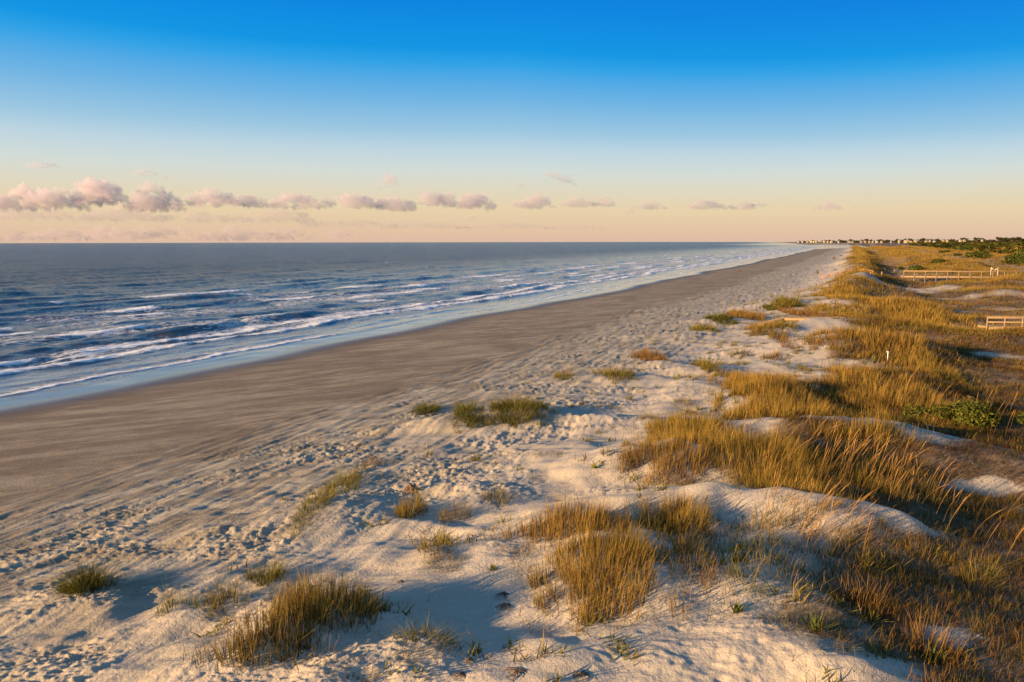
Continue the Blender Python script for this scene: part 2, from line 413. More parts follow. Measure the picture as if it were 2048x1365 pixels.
deep = mixc(t, shal, deep, (.215, .22, .21))
deep = mixc(t, math_(t, 'MULTIPLY', nd(t, 'ShaderNodeAttribute', attribute_name='silty').outputs['Fac'], .85), deep, (.13, .085, .03))
Lk.new(mixc(t, ff, deep, (.74, .76, .78)), b.inputs['Base Color'])
Lk.new(math_(t, 'MAXIMUM', mrange(t, ff, 0, 1, .10, .9), mrange(t, dA.outputs['Fac'], 20, 200, .1, .24)), b.inputs['Roughness']); b.inputs['IOR'].default_value = 1.33
Lk.new(mrange(t, dA.outputs['Fac'], 8, 140, .5, .09), b.inputs['Specular IOR Level'])
bp = nd(t, 'ShaderNodeBump'); bp.inputs['Strength'].default_value = 1.0; bp.inputs['Distance'].default_value = .16
w1 = tnoise(t, uv, .9, 5, .65, (1.5, .7, 1)); calm = mrange(t, dA.outputs['Fac'], 1.5, 16, .02, 1)
w2 = math_(t, 'MULTIPLY', tnoise(t, uv, .16, 6, .68, (1.9, .55, 1)), mrange(t, dA.outputs['Fac'], 20, 160, 0, 7))
Lk.new(math_(t, 'ADD', math_(t, 'ADD', math_(t, 'MULTIPLY', w1, calm), w2), math_(t, 'MULTIPLY', ff, .35)), bp.inputs['Height']); Lk.new(bp.outputs[0], b.inputs['Normal'])
sea = link('sea_water', np_mesh('sea_water', V, [f], m_sea, smooth=True, attrs={'foam': fo, 'thick': th, 'off': dd, 'along': tt, 'silty': si}))
tag(sea, 'grey blue sea with rows of white breakers rolling in', kind='structure')

# ------------------------------------------------------------------ grass
def veg_mat(name, trans=.35, rough=.6):
    m = bpy.data.materials.new(name); m.use_nodes = True; t = m.node_tree; t.nodes.clear()
    o = t.nodes.new('ShaderNodeOutputMaterial'); a = nd(t, 'ShaderNodeAttribute', attribute_name='col')
    d = t.nodes.new('ShaderNodeBsdfDiffuse'); tr = t.nodes.new('ShaderNodeBsdfTranslucent'); mxs = t.nodes.new('ShaderNodeMixShader')
    mxs.inputs[0].default_value = trans
    t.links.new(a.outputs['Color'], d.inputs[0]); t.links.new(a.outputs['Color'], tr.inputs[0])
    t.links.new(d.outputs[0], mxs.inputs[1]); t.links.new(tr.outputs[0], mxs.inputs[2]); t.links.new(mxs.outputs[0], o.inputs[0]); return m
M_GRASS = veg_mat('grass_blades'); M_LEAF = veg_mat('leaves', .25)

#        height, sd, lean, curve, width, base colour, tip colours
TYPES = {
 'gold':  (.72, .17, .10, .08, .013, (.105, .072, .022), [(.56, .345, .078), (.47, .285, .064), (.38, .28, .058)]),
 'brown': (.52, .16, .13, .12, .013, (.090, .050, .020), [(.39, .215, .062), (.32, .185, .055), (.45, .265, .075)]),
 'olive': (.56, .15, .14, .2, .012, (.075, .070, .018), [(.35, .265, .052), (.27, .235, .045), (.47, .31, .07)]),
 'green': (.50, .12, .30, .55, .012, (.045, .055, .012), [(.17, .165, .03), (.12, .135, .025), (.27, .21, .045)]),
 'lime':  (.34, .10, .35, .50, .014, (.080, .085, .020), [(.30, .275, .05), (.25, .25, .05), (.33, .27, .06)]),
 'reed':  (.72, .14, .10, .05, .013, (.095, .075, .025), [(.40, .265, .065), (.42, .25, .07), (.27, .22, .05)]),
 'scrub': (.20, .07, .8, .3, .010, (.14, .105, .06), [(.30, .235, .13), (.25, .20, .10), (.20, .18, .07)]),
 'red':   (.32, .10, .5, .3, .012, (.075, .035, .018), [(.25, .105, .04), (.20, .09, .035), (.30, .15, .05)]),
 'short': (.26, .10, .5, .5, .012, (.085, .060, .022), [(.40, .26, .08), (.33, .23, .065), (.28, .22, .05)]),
}
def blades(x, y, z, h, az, lean, curve, w, c0, c1, seg=3, face=None, head=0.0):
    n = len(x); u = np.linspace(0, 1, seg + 1)
    ca, sa = np.cos(az), np.sin(az)
    off = (lean[:, None] * u + curve[:, None] * u ** 2.2) * h[:, None]
    zz = z[:, None] - .03 + h[:, None] * u * np.sqrt(np.clip(1 - .45 * (lean[:, None] * .5 + curve[:, None] * u) ** 2, .15, 1))
    px = x[:, None] + ca[:, None] * off; py = y[:, None] + sa[:, None] * off
    fa = RNG.uniform(0, 2 * np.pi, n) if face is None else face
    wp = w[:, None] * (1 - u[None] ** 1.6 * .9) * .5
    if head: wp = wp + head * np.exp(-((u[None] - .86) / .13) ** 2)
    wx, wy = np.cos(fa)[:, None] * wp, np.sin(fa)[:, None] * wp
    V = np.empty((n, 2 * seg + 1, 3)); Cc = np.empty_like(V)
    V[:, 0:2 * seg:2, 0] = (px - wx)[:, :seg]; V[:, 1:2 * seg:2, 0] = (px + wx)[:, :seg]; V[:, -1, 0] = px[:, -1]
    V[:, 0:2 * seg:2, 1] = (py - wy)[:, :seg]; V[:, 1:2 * seg:2, 1] = (py + wy)[:, :seg]; V[:, -1, 1] = py[:, -1]
    V[:, 0:2 * seg:2, 2] = zz[:, :seg]; V[:, 1:2 * seg:2, 2] = zz[:, :seg]; V[:, -1, 2] = zz[:, -1]
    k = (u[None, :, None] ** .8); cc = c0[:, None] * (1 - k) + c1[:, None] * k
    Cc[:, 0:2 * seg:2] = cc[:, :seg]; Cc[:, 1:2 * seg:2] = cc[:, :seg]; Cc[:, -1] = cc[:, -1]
    base = (np.arange(n) * (2 * seg + 1))[:, None]
    q = np.concatenate([base + np.array([2 * i, 2 * i + 1, 2 * i + 3, 2 * i + 2]) for i in range(seg - 1)]) if seg > 1 else np.empty((0, 4), int)
    tr = base + np.array([2 * seg - 2, 2 * seg - 1, 2 * seg])
    return V.reshape(-1, 3), Cc.reshape(-1, 3), q, tr

class Grass:
    def __init__(s): s.V = []; s.C = []; s.Q = []; s.T = []; s.n = 0
    def put(s, res):
        V, C, q, tr = res; s.V.append(V); s.C.append(C); s.Q.append(q + s.n); s.T.append(tr + s.n); s.n += len(V)
    def build(s, name, origin=None, mat=None):
        V = np.concatenate(s.V)
        if origin is not None: V = V - np.array(origin)
        me = np_mesh(name, V, [np.concatenate(s.Q), np.concatenate(s.T)], mat or M_GRASS, cols=np.concatenate(s.C))
        o = link(name, me)
        if origin is not None: o.location = origin
        return o

def grow(g, x, y, kind, hs=1.0, seg=3, wind=.03, ws=1.0, az=None, spread=None, vary=None, taper=None):
    """blades of one kind rooted at x, y"""
    n = len(x)
    if n == 0: return
    h0, hd, ln, cv, w0, c0, tips = TYPES[kind]
    h = np.clip(RNG.normal(h0, hd, n), h0 * .35, h0 * 1.7) * hs
    if taper is not None: h = h * taper
    a = RNG.uniform(0, 2 * np.pi, n) if az is None else az
    l_ = np.abs(RNG.normal(ln, ln * .5, n)); c_ = np.abs(RNG.normal(cv, cv * .6, n))
    bent = RNG.random(n) < .11; l_ = l_ + bent * RNG.uniform(.4, 1.0, n)
    # a breeze off the sea leans everything a little inland
    vx = np.cos(a) * l_ + wind; vy = np.sin(a) * l_ + wind * .25
    a = np.arctan2(vy, vx); l_ = np.hypot(vx, vy)
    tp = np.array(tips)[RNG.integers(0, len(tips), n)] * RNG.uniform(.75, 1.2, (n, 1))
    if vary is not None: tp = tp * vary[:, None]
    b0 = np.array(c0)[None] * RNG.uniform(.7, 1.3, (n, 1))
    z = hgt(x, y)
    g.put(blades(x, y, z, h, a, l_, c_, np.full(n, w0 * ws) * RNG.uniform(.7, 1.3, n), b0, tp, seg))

def spot(px0, px1, pyb, pyf):
    xc, yc, zc = ground((px0 + px1) / 2, (pyb + pyf) / 2)
    _, yb, _ = ground((px0 + px1) / 2, pyb); _, yf, _ = ground((px0 + px1) / 2, pyf)
    d = math.hypot(yc, CAMZ - zc)
    return xc, yc, zc, max((px1 - px0) / 2 * d / F, .06), min(max(abs(yb - yf) / 2, .08), 14.0)

def ellipse_pts(x, y, a, b, n, hard=.75):
    r = np.sqrt(RNG.uniform(0, 1, n)); th = RNG.uniform(0, 2 * np.pi, n)
    px = x + a * r * np.cos(th); py = y + b * r * np.sin(th)
    k = (fbm(px / (.35 * a + .25), py / (.35 * b + .25), 500, 3) * .8 + 1.12 - r) > RNG.uniform(0, .5, n) + .12
    return px[k], py[k], r[k]

def dist_(x, y): return math.hypot(x, y)
def clump(name, label, px0, px1, pyb, pyf, mix, dens, hs=1.0, cat='grass', group=None, dome=True, wind=.03, kind=None, tuft=0):
    x, y, z, a, b = spot(px0, px1, pyb, pyf)
    if kind is None: a *= 1.18; b *= 1.1
    dist = math.hypot(x, y); n = int(dens * (1.5 if kind == 'stuff' and dist_(x, y) < 36 else 1) * math.pi * a * b)
    n = max(40, min(n, 26000)); g = Grass()
    ws = max(1.0, dist / 26.)
    seg = 3 if dist < 40 else 2
    for kd, share in mix:
        X, Y, r = ellipse_pts(x, y, a, b, int(n * share * 1.5))
        if len(X) == 0: X, Y, r = np.array([x]), np.array([y]), np.array([0.])
        before = len(g.V)
        az = np.arctan2((Y - y) / b, (X - x) / a) + RNG.normal(0, .9, len(X))
        grow(g, X, Y, kd, hs, seg, wind, ws, az=az, vary=np.clip(.9 + .45 * fbm(X / .9, Y / .8, 77, 2), .4, 1.3), taper=np.clip(1.12 - .55 * r ** 1.5 + .28 * noise(X / (.3 * a + .2), Y / (.3 * b + .2), 79), .3, 1.3))
    if kind == 'stuff':          # ragged low growth thinning out round the mass
        m = int(n * .3); th = RNG.uniform(0, 6.283, m); rr_ = 1 + np.abs(RNG.normal(0, .28, m))
        X, Y = x + a * rr_ * np.cos(th), y + b * rr_ * np.sin(th); kq = fbm(X / 1.1, Y / .8, 505, 3) > .05
        X, Y = X[kq], Y[kq]
        for kd, lo_, hi_ in (('short', 0, .6), ('olive', .6, .85), ('brown', .85, 1)):
            e0, e1 = int(len(X) * lo_), int(len(X) * hi_); grow(g, X[e0:e1], Y[e0:e1], kd, .72, seg, wind, ws)
    o = g.build(name, (x, y, z - .02))
    return tag(o, label, cat, group, kind)

GG, GM = 'separate grass tufts on the open sand', 'grass masses crowning the dunes'
def mass(label, *a, **k): return clump('dune_grass', label, *a, group=GM, kind='stuff', **k)
def tuft(label, *a, **k): return clump('grass_tuft', label, *a, group=GG, **k)
g_, br, ol, gr, li, re_, scb, red, sh = 'gold brown olive green lime reed scrub red short'.split()

# masses on the dunes, near to far
mass('dense golden dune grass over the round near dune', 1065, 1330, 1065, 1225, [(g_, .6), (ol, .25), (br, .15)], 330)
mass('golden grass along the low arm of the near dune', 1015, 1290, 1030, 1085, [(g_, .65), (br, .35)], 260, hs=.95)
mass('golden brown grass at the inland end of the near dune arm', 1265, 1425, 1020, 1085, [(g_, .7), (ol, .3)], 300, hs=.9)
mass('dark brown grass in the hollow behind the round near dune', 1330, 1430, 1085, 1145, [(br, .6), (ol, .4)], 220, hs=.8)
mass('golden brown grass on the seaward nose of the second dune', 1235, 1440, 880, 965, [(g_, .55), (br, .45)], 230)
mass('olive and gold grass over the back of the second dune', 1400, 1650, 885, 985, [(g_, .45), (ol, .55)], 230)
mass('low olive grass on the inland slope of the second dune', 1600, 1860, 930, 1010, [(ol, .5), (g_, .3), (gr, .2)], 110, hs=.8)
mass('short grass along the pale sand ridge', 1420, 1720, 1020, 1065, [(gr, .45), (ol, .35), (g_, .2)], 170, hs=.6)
mass('thin olive grass on the slope below the pale sand ridge', 1420, 1640, 1070, 1150, [(ol, .6), (sh, .4)], 120, hs=.75)
mass('dark grass in the shade below the pale ridge', 1620, 1800, 1080, 1160, [(ol, .5), (gr, .3), (sh, .2)], 110, hs=.8)
mass('olive grass on the third dune by the sand', 1290, 1480, 845, 895, [(ol, .5), (g_, .5)], 190, hs=.9)
mass('golden grass over the third dune', 1430, 1680, 790, 870, [(g_, .7), (ol, .3)], 170)
mass('golden grass on the seaward tip of the third dune', 1430, 1610, 745, 800, [(g_, .7), (br, .3)], 170)
mass('tall golden grass on the crest of the third dune', 1640, 1880, 750, 850, [(g_, .6), (br, .25), (ol, .15)], 140)
mass('yellow green grass behind the third dune', 1790, 1925, 720, 775, [(ol, .4), (li, .3), (g_, .3)], 120)
mass('gold grass at the foot of the third dune', 1600, 1860, 850, 900, [(g_, .7), (ol, .3)], 130)
mass('golden brown grass on the fourth dune beside the plank walkway', 1640, 1880, 665, 705, [(g_, .6), (br, .4)], 80)
mass('golden brown grass at the seaward foot of the fourth dune', 1600, 1700, 672, 700, [(br, .5), (g_, .5)], 90, hs=.9)
mass('tall golden grass on the fifth dune', 1700, 1910, 595, 650, [(g_, .8), (ol, .2)], 45, hs=1.15)
mass('olive gold grass on the seaward slope of the fifth dune', 1640, 1780, 575, 615, [(ol, .4), (g_, .6)], 40)
mass('stiff reedy grass on the foreground ridge', 545, 770, 1190, 1240, [(re_, .75), (ol, .25)], 240, hs=1.1)
mass('thick reedy grass on the crest of the foreground ridge', 530, 665, 1215, 1292, [(re_, .6), (ol, .4)], 260)
mass('loose reedy stems at the seaward end of the foreground ridge', 400, 560, 1285, 1345, [(re_, .55), (ol, .45)], 230)
mass('golden reedy strip running diagonally along the foreground ridge', 450, 610, 1245, 1310, [(re_, .6), (g_, .4)], 150)

mass('olive growth linking the round near dune to its inland arm', 1320, 1450, 1045, 1105, [(ol, .6), (g_, .4)], 150, hs=.8)
mass('low scrubby growth on the seaward slope of the round near dune', 1010, 1085, 1085, 1150, [(scb, .5), (sh, .5)], 120, hs=.9)
mass('wispy growth across the bare dune shoulder at the bottom right', 1420, 1700, 1120, 1260, [(sh, .4), (scb, .4), (ol, .2)], 60, hs=.8)
# single tufts
tuft('round dark green tuft standing alone at the seaward edge of the sand', 135, 215, 1160, 1188, [(gr, 1)], 800, hs=1.05)
tuft('low yellow green tuft just left of the foreground ridge', 305, 385, 1205, 1228, [(li, .7), (ol, .3)], 260, hs=.9)
tuft('pale straw tuft on a hump left of the reedy ridge', 415, 490, 1178, 1225, [(sh, .5), (ol, .5)], 330, hs=1.0)
tuft('dark green tuft behind the reedy foreground ridge', 485, 565, 1150, 1175, [(gr, .7), (ol, .3)], 600, hs=.9)
tuft('yellow green tuft on top of the grey sand hump', 655, 725, 955, 990, [(li, .6), (ol, .4)], 240)
tuft('straggling lime tuft on the seaward side of the grey sand hump', 600, 655, 985, 1040, [(li, .7), (ol, .3)], 300, hs=.8)
tuft('thin straw tuft on rough sand above the grey hump', 725, 765, 915, 938, [(br, .6), (sh, .4)], 160, hs=.7)
tuft('olive tuft on a small hump left of the near dune', 795, 850, 1015, 1042, [(ol, .7), (g_, .3)], 480, hs=.85)
tuft('wispy olive tuft beside the near dune arm', 880, 945, 1025, 1052, [(ol, .6), (br, .4)], 330, hs=.8)
tuft('pale low tuft between the near dune and the reedy ridge', 840, 900, 1085, 1108, [(sh, .5), (ol, .5)], 300, hs=1)
tuft('grey scrub tuft under the pale low tuft', 855, 925, 1112, 1150, [(scb, 1)], 420)
tuft('grey olive tuft seaward of the near dune arm', 955, 1020, 985, 1015, [(scb, .5), (ol, .5)], 350, hs=.8)
tuft('bright green tuft at the seaward end of the three tuft row', 825, 885, 815, 832, [(gr, .7), (li, .3)], 330, hs=.9)
tuft('spiky green tuft in the middle of the three tuft row', 905, 960, 812, 835, [(gr, .7), (li, .3)], 380, hs=1.1)
tuft('long green tuft cresting the hump at the end of the three tuft row', 970, 1090, 800, 828, [(gr, .8), (ol, .2)], 300, hs=1.05)
tuft('small olive tuft on flat sand beyond the three tuft row', 1105, 1145, 748, 760, [(ol, .6), (li, .4)], 160, hs=.8)
tuft('broad olive tuft on a low hump beyond the three tuft row', 1195, 1270, 742, 762, [(ol, .7), (gr, .3)], 130, hs=.9)
tuft('thin brown reed tuft on the open sand by the beach', 1270, 1325, 712, 730, [(br, 1)], 100, hs=1.1)
tuft('dark olive tuft with a shadowed hollow behind it', 1395, 1430, 727, 742, [(ol, 1)], 200, hs=.9)
tuft('bright green tuft on the beach side of the plank walkway', 1418, 1460, 632, 645, [(gr, 1)], 120, hs=1.1)
tuft('brown reed tuft next to the bright green beach tuft', 1460, 1520, 628, 645, [(br, .8), (ol, .2)], 60, hs=1.3)
tuft('golden green tuft tallest behind the plank walkway', 1545, 1600, 603, 622, [(ol, .5), (gr, .5)], 90, hs=1.5)
tuft('low green tuft at the foot of the golden green tuft', 1525, 1562, 614, 626, [(gr, .8), (li, .2)], 90, hs=1.2)
tuft('straw tuft growing through the plank ramp', 1495, 1560, 650, 675, [(ol, .5), (br, .5)], 70, hs=1.1)
tuft('brown twiggy tuft behind the planks', 1590, 1640, 622, 640, [(br, .8), (scb, .2)], 60, hs=1.2)
tuft('olive tuft under the middle of the plank walkway', 1540, 1580, 646, 662, [(ol, 1)], 80)
tuft('low golden tuft on sand seaward of the fifth dune', 1640, 1720, 622, 640, [(g_, .5), (ol, .5)], 60, hs=.8)
tuft('sparse lime tuft on the lit sand shelf', 1385, 1425, 655, 668, [(li, .8), (ol, .2)], 110, hs=1)
tuft('low straw tuft on the sand before the third dune', 1345, 1385, 800, 815, [(scb, .5), (sh, .5)], 300, hs=1.1)
tuft('low brown tuft seaward of the fourth dune', 1520, 1570, 712, 724, [(sh, .6), (br, .4)], 130, hs=.9)
tuft('pale olive tuft seaward of the fourth dune', 1455, 1500, 705, 718, [(sh, .5), (ol, .5)], 130, hs=.9)
tuft('reddish upright tuft seaward of the fourth dune', 1560, 1590, 682, 700, [(br, .5), (red, .5)], 90, hs=1.1)
tuft('domed grey olive scrub on the lit hump at the bottom', 785, 910, 1255, 1310, [(scb, .8), (li, .2)], 420, hs=1.0)
tuft('pale twiggy scrub on the bottom edge hump', 640, 760, 1310, 1362, [(scb, 1)], 260, hs=1.0)
tuft('grey twiggy scrub around the spiky plant', 1540, 1680, 1215, 1300, [(scb, 1)], 260, hs=1.2)
tuft('yellow green grass tuft on the bare dune shoulder', 1450, 1520, 1140, 1182, [(li, .4), (ol, .3), (scb, .3)], 260, hs=1)
tuft('sparse upright brown stems on the bare dune shoulder', 1330, 1385, 1200, 1245, [(br, .7), (re_, .3)], 110, hs=1)
tuft('few dark green stems at the foot of the near dune', 1140, 1190, 1230, 1258, [(gr, .7), (re_, .3)], 120, hs=.9)
tuft('brown scrub tuft at the foot of the near dune', 1080, 1180, 1190, 1225, [(scb, .6), (br, .4)], 240, hs=.8)
tuft('dark reddish scrub at the shaded foot of the bare dune', 1665, 1780, 1190, 1232, [(red, .7), (br, .3)], 420, hs=1)
tuft('reddish brown grass tuft in the bottom corner', 1810, 1910, 1270, 1340, [(red, .5), (br, .5)], 300, hs=1.0)
tuft('yellow green tuft in the inland hollow', 1920, 1990, 1130, 1190, [(li, .6), (ol, .4)], 200, hs=1.1)
tuft('olive tuft beside the yellow green inland tuft', 1800, 1880, 1085, 1135, [(ol, .6), (br, .4)], 200, hs=.8)
tuft('low lime sprouts on the pale slope behind the near dune', 1190, 1250, 1085, 1100, [(li, 1)], 60, hs=.7)
tuft('low olive fringe on the sand tongue before the second dune', 1060, 1130, 905, 918, [(sh, .7), (li, .3)], 170, hs=.7)

# tall nodding stalks
def stalks(label, px0, px1, pyb, pyf, n, h=1.35, lean=.28):
    x, y, z, a, b = spot(px0, px1, pyb, pyf); X, Y, r = ellipse_pts(x, y, a, b, n); n = len(X); g = Grass()
    hh = np.clip(RNG.normal(h, .25, n), .7, 2.0); az = RNG.normal(.1, .5, n)
    c0 = np.tile((.14, .09, .03), (n, 1)); c1 = np.array([(.42, .24, .075)]) * RNG.uniform(.8, 1.2, (n, 1))
    g.put(blades(X, Y, hgt(X, Y), hh, az, np.abs(RNG.normal(.12, .1, n)), np.abs(RNG.normal(lean, .16, n)), np.full(n, .011), c0, c1, 7, head=.009))
    return tag(g.build('sea_oats', (x, y, z - .02)), label, 'grass', 'tall seed stalks above the grass', 'stuff')
stalks('tall nodding seed stalks rising from the inland end of the second dune', 1540, 1860, 920, 1010, 260, 1.6)
stalks('tall leaning seed stalks below the pale sand ridge', 1500, 1740, 1050, 1150, 130, 1.5, .38)
stalks('scattered tall stalks in the dark inland hollow', 1760, 2030, 960, 1160, 70, 1.5, .25)
stalks('tall stalks on the crest of the third dune', 1640, 1960, 740, 860, 190, 1.45, .25)
stalks('fine stalks over the back of the second dune', 1400, 1620, 890, 985, 120, 1.05, .2)

# ------------------------------------------------------------------ wide cover on the back dunes
def scatter(name, label, y0, y1, per, blades_n, seg, ws, hs, spread, kinds, s0=40, s1=150, px_max=2350, low=None, lowh=.75, tone=1.0):
    g = Grass(); A_ = 0
    Yb = np.geomspace(y0, y1, 14)
    for ya, yb in zip(Yb[:-1], Yb[1:]):
        xr = (px_max - 1024) / F * (yb + 1); xl = float(shore_x(np.array([ya]))[0]) + s0 / .894
        if xl >= xr: continue
        n = int((xr - xl) * (yb - ya) * per(0.5 * (ya + yb)))
        X = RNG.uniform(xl, xr, n); Y = RNG.uniform(ya, yb, n)
        s = S(X, Y); k = (RNG.uniform(0, 1, n) < cover(X, Y)) & (s < s1) & (X < (px_max - 1024) / F * (Y + 1))
        X, Y = X[k], Y[k]
        sel = fbm(X / 9., Y / 9., 600, 3) + RNG.normal(0, .25, len(X))
        qs = np.quantile(sel, np.cumsum([w for _, w in kinds])[:-1]) if len(sel) else []
        idx = np.digitize(sel, qs)
        todo = [(kd, idx == i, hs, tone) for i, (kd, _) in enumerate(kinds)]
        if low and len(X):
            rel = hgt(X, Y) - base_z(S(X, Y)) + RNG.normal(0, .12, len(X)); dn = rel < np.where(Y > 200, .3, .5)
            il = RNG.choice(len(low), len(X), p=[w for _, w in low])
            todo = [(kd, (idx == i) & ~dn, hs, tone) for i, (kd, _) in enumerate(kinds)] + [(kd, (il == i) & dn, lowh, tone * .95) for i, (kd, _) in enumerate(low)]
        for kd, pick, hq, tn in todo:
            x, y = X[pick], Y[pick]
            m = len(x)
            if m == 0: continue
            sc_h = ws(0.5 * (ya + yb))
            xx = np.repeat(x, blades_n) + RNG.normal(0, spread * sc_h ** .5, m * blades_n); yy = np.repeat(y, blades_n) + RNG.normal(0, spread * sc_h ** .5, m * blades_n)
            vr = tn * np.repeat(np.clip(.9 + .45 * fbm(x / 7., y / 5., 610, 2), .45, 1.3), blades_n)
            grow(g, xx, yy, kd, hq, seg, .04, sc_h, vary=vr)
    return tag(g.build(name, (0, 0, 0)), label, 'grass', None, 'stuff')
scatter('ground_cover', 'low brown and olive ground cover in the hollow behind the near dunes', 10.5, 62, lambda y: 44 * min(1, 24 / y), 11, 2,
        lambda y: max(1, y / 22.), .52, .16, [(sh, .30), (br, .18), (ol, .16), (red, .2), (scb, .16)], s0=43, tone=.66)
def sprigs():
    g = Grass(); n = 16000; Y = RNG.uniform(10.5, 120, n); X = shore_x(Y) + RNG.uniform(30, 50, n) / .894
    s_ = S(X, Y); d = sst(30, 42, s_) * sst(.05, .5, fbm(X / 3.2, Y / 2.2, 640, 3) + .12 * noise(X / 9., Y / 9., 641)); k = RNG.random(n) < d * .75
    X, Y = X[k], Y[k]; kd = RNG.choice(['lime', 'scrub', 'short', 'olive'], len(X), p=[.3, .25, .3, .15])
    for q in ('lime', 'scrub', 'short', 'olive'):
        x, y = X[kd == q], Y[kd == q]; m = 13
        x = np.repeat(x, m) + RNG.normal(0, .11, len(x) * m); y = np.repeat(y, m) + RNG.normal(0, .09, len(y) * m)
        grow(g, x, y, q, .62, 2, .03, np.maximum(1, y / 24.).mean())
    return tag(g.build('dune_sprigs', (0, 0, 0)), 'scattered low sprigs and runners on the pale dune sand', 'grass', None, 'stuff')
sprigs()
scatter('meadow_grass', 'golden grass over the dunes beyond the plank walkway', 58, 230, lambda y: 5.0 * (70 / y) ** .95, 8, 2,
        lambda y: max(1, y / 40.), 1.0, .2, [(br, .22), (g_, .38), (ol, .4)], low=[(sh, .3), (br, .25), (ol, .25), (red, .2)], lowh=.8, tone=.9)
scatter('ridge_grass', 'far golden grass ridges running to the village', 230, 950, lambda y: 1.0 * (230 / y) ** 1.15, 7, 1,
        lambda y: y / 38., 1.25, .35, [(br, .1), (g_, .7), (ol, .2)], px_max=2150, low=[(sh, .35), (br, .2), (ol, .2), (g_, .25)], lowh=1.2)

# ------------------------------------------------------------------ leafy shrubs and trees
def leaves(lobes, n, size, cols, seed=0, up=.25):
    """small leaf faces spread through the outer part of several lobes (cx,cy,cz,rx,ry,rz)"""
    r = np.random.default_rng(seed); lob = np.array(lobes, float)
    vol = lob[:, 3] * lob[:, 4] * lob[:, 5]; k = r.choice(len(lob), n, p=vol / vol.sum())
    d = r.normal(0, 1, (n, 3)); d /= np.linalg.norm(d, axis=1)[:, None]
    rad = r.uniform(.45, 1.06, n) ** .6
    c = lob[k, :3] + d * lob[k, 3:] * rad[:, None]
    nrm = d + r.normal(0, .6, (n, 3)); nrm[:, 2] += up; nrm /= np.linalg.norm(nrm, axis=1)[:, None]
    a = np.cross(nrm, r.normal(0, 1, (n, 3))); a /= np.linalg.norm(a, axis=1)[:, None]; b = np.cross(nrm, a)
    s = size * r.uniform(.6, 1.4, n)[:, None]
    V = np.stack([c - a * s, c - b * s * .45, c + a * s, c + b * s * .45], 1).reshape(-1, 3)
    V[:, 2] = np.maximum(V[:, 2], .02)
    tone = r.uniform(.65, 1.25, len(lob))[k] * r.uniform(.75, 1.25, n)
    cc = np.array(cols)[r.integers(0, len(cols), n)] * tone[:, None]
    return V, np.arange(4 * n).reshape(-1, 4), np.repeat(cc, 4, 0)

def tube(pts, rads, k=6):
    pts = np.array(pts, float); V = []; Fq = []
    for i, p in enumerate(pts):
        t_ = pts[min(i + 1, len(pts) - 1)] - pts[max(i - 1, 0)]; t_ /= np.linalg.norm(t_) + 1e-9
        u = np.cross(t_, (.3, .9, .2)); u /= np.linalg.norm(u); v = np.cross(t_, u)
        for j in range(k):
            a = 2 * math.pi * j / k; V.append(p + rads[i] * (math.cos(a) * u + math.sin(a) * v))
    for i in range(len(pts) - 1):
        for j in range(k):
            Fq.append((i * k + j, i * k + (j + 1) % k, (i + 1) * k + (j + 1) % k, (i + 1) * k + j))
    return np.array(V), np.array(Fq)
def join(parts):
    V = []; Fq = []; n = 0
    for v, f_ in parts: V.append(v); Fq.append(f_ + n); n += len(v)
    return np.concatenate(V), np.concatenate(Fq)

def flat_mat(name, c, c2=None, scale=3., rough=.85, xyz=(1, 1, 1)):
    m, t, b = mat(name); g = nd(t, 'ShaderNodeTexCoord')
    n = tnoise(t, g.outputs['Object'], scale, 5, .65, xyz)
    t.links.new(mixc(t, mrange(t, n, .32, .68), c, c2 or tuple(v * .72 for v in c)), b.inputs['Base Color'])
    b.inputs['Roughness'].default_value = rough; b.inputs['Specular IOR Level'].default_value = .25
    bp = nd(t, 'ShaderNodeBump'); bp.inputs['Strength'].default_value = .3; bp.inputs['Distance'].default_value = .01
    t.links.new(n, bp.inputs['Height']); t.links.new(bp.outputs[0], b.inputs['Normal']); return m
M_BARK = flat_mat('bark', (.16, .12, .09))
M_WOOD = flat_mat('weathered_timber', (.36, .26, .155), (.25, .18, .11), 2.5, .8, (1, 1, 6))
M_ORANGE = flat_mat('orange_tinted_timber', (.46, .22, .09), (.36, .17, .07))
M_WHITE = flat_mat('white_plastic', (.78, .77, .74), (.70, .69, .66), 4, .5)

GREENS = [(.075, .09, .022), (.11, .12, .026), (.05, .062, .016)]
OLIVES = [(.12, .105, .022), (.09, .09, .02), (.16, .12, .03)]
RUSSET = [(.17, .085, .03), (.13, .08, .03), (.10, .08, .025)]
def bush_mesh(name, cols, seed, n=620, size=.17):
    r = np.random.default_rng(seed); lob = [(0, 0, .45, .8, .75, .5)]
    for _ in range(8): lob.append((r.normal(0, .5), r.normal(0, .45), r.uniform(.3, .75), r.uniform(.25, .5), r.uniform(.25, .45), r.uniform(.18, .38)))
    V, f_, c = leaves(lob, n, size, cols, seed); return np_mesh(name, V, [f_], M_LEAF, cols=c)
def bush(name, me, x, y, w, h, label, group=None, rot=0, cat='shrub'):
    o = link(name, me); o.location = (x, y, float(hgt(np.array([x]), np.array([y]))[0]) - .08)
    o.scale = (w / 2, w / 2, h); o.rotation_euler = (0, 0, rot)
    return tag(o, label, cat, group)
r_ = random.Random(5)
x, y, z, a, b = spot(1875, 2000, 838, 868)
bush('evergreen_shrub', bush_mesh('evergreen_shrub', [(.11, .125, .022), (.16, .165, .03), (.07, .085, .018)], 3, 4200, .06), x, y, 2 * a, 1.25,
     'wide rounded green leafy shrub in the hollow inland of the third dune')
x, y, z, a, b = spot(1905, 1970, 810, 830)
bush('straw_shrub', bush_mesh('straw_shrub', [(.20, .16, .05), (.26, .18, .06), (.14, .12, .03)], 8, 1500, .06), x, y, 2 * a, .7,
     'rounded straw coloured shrub behind the wide rounded green shrub')
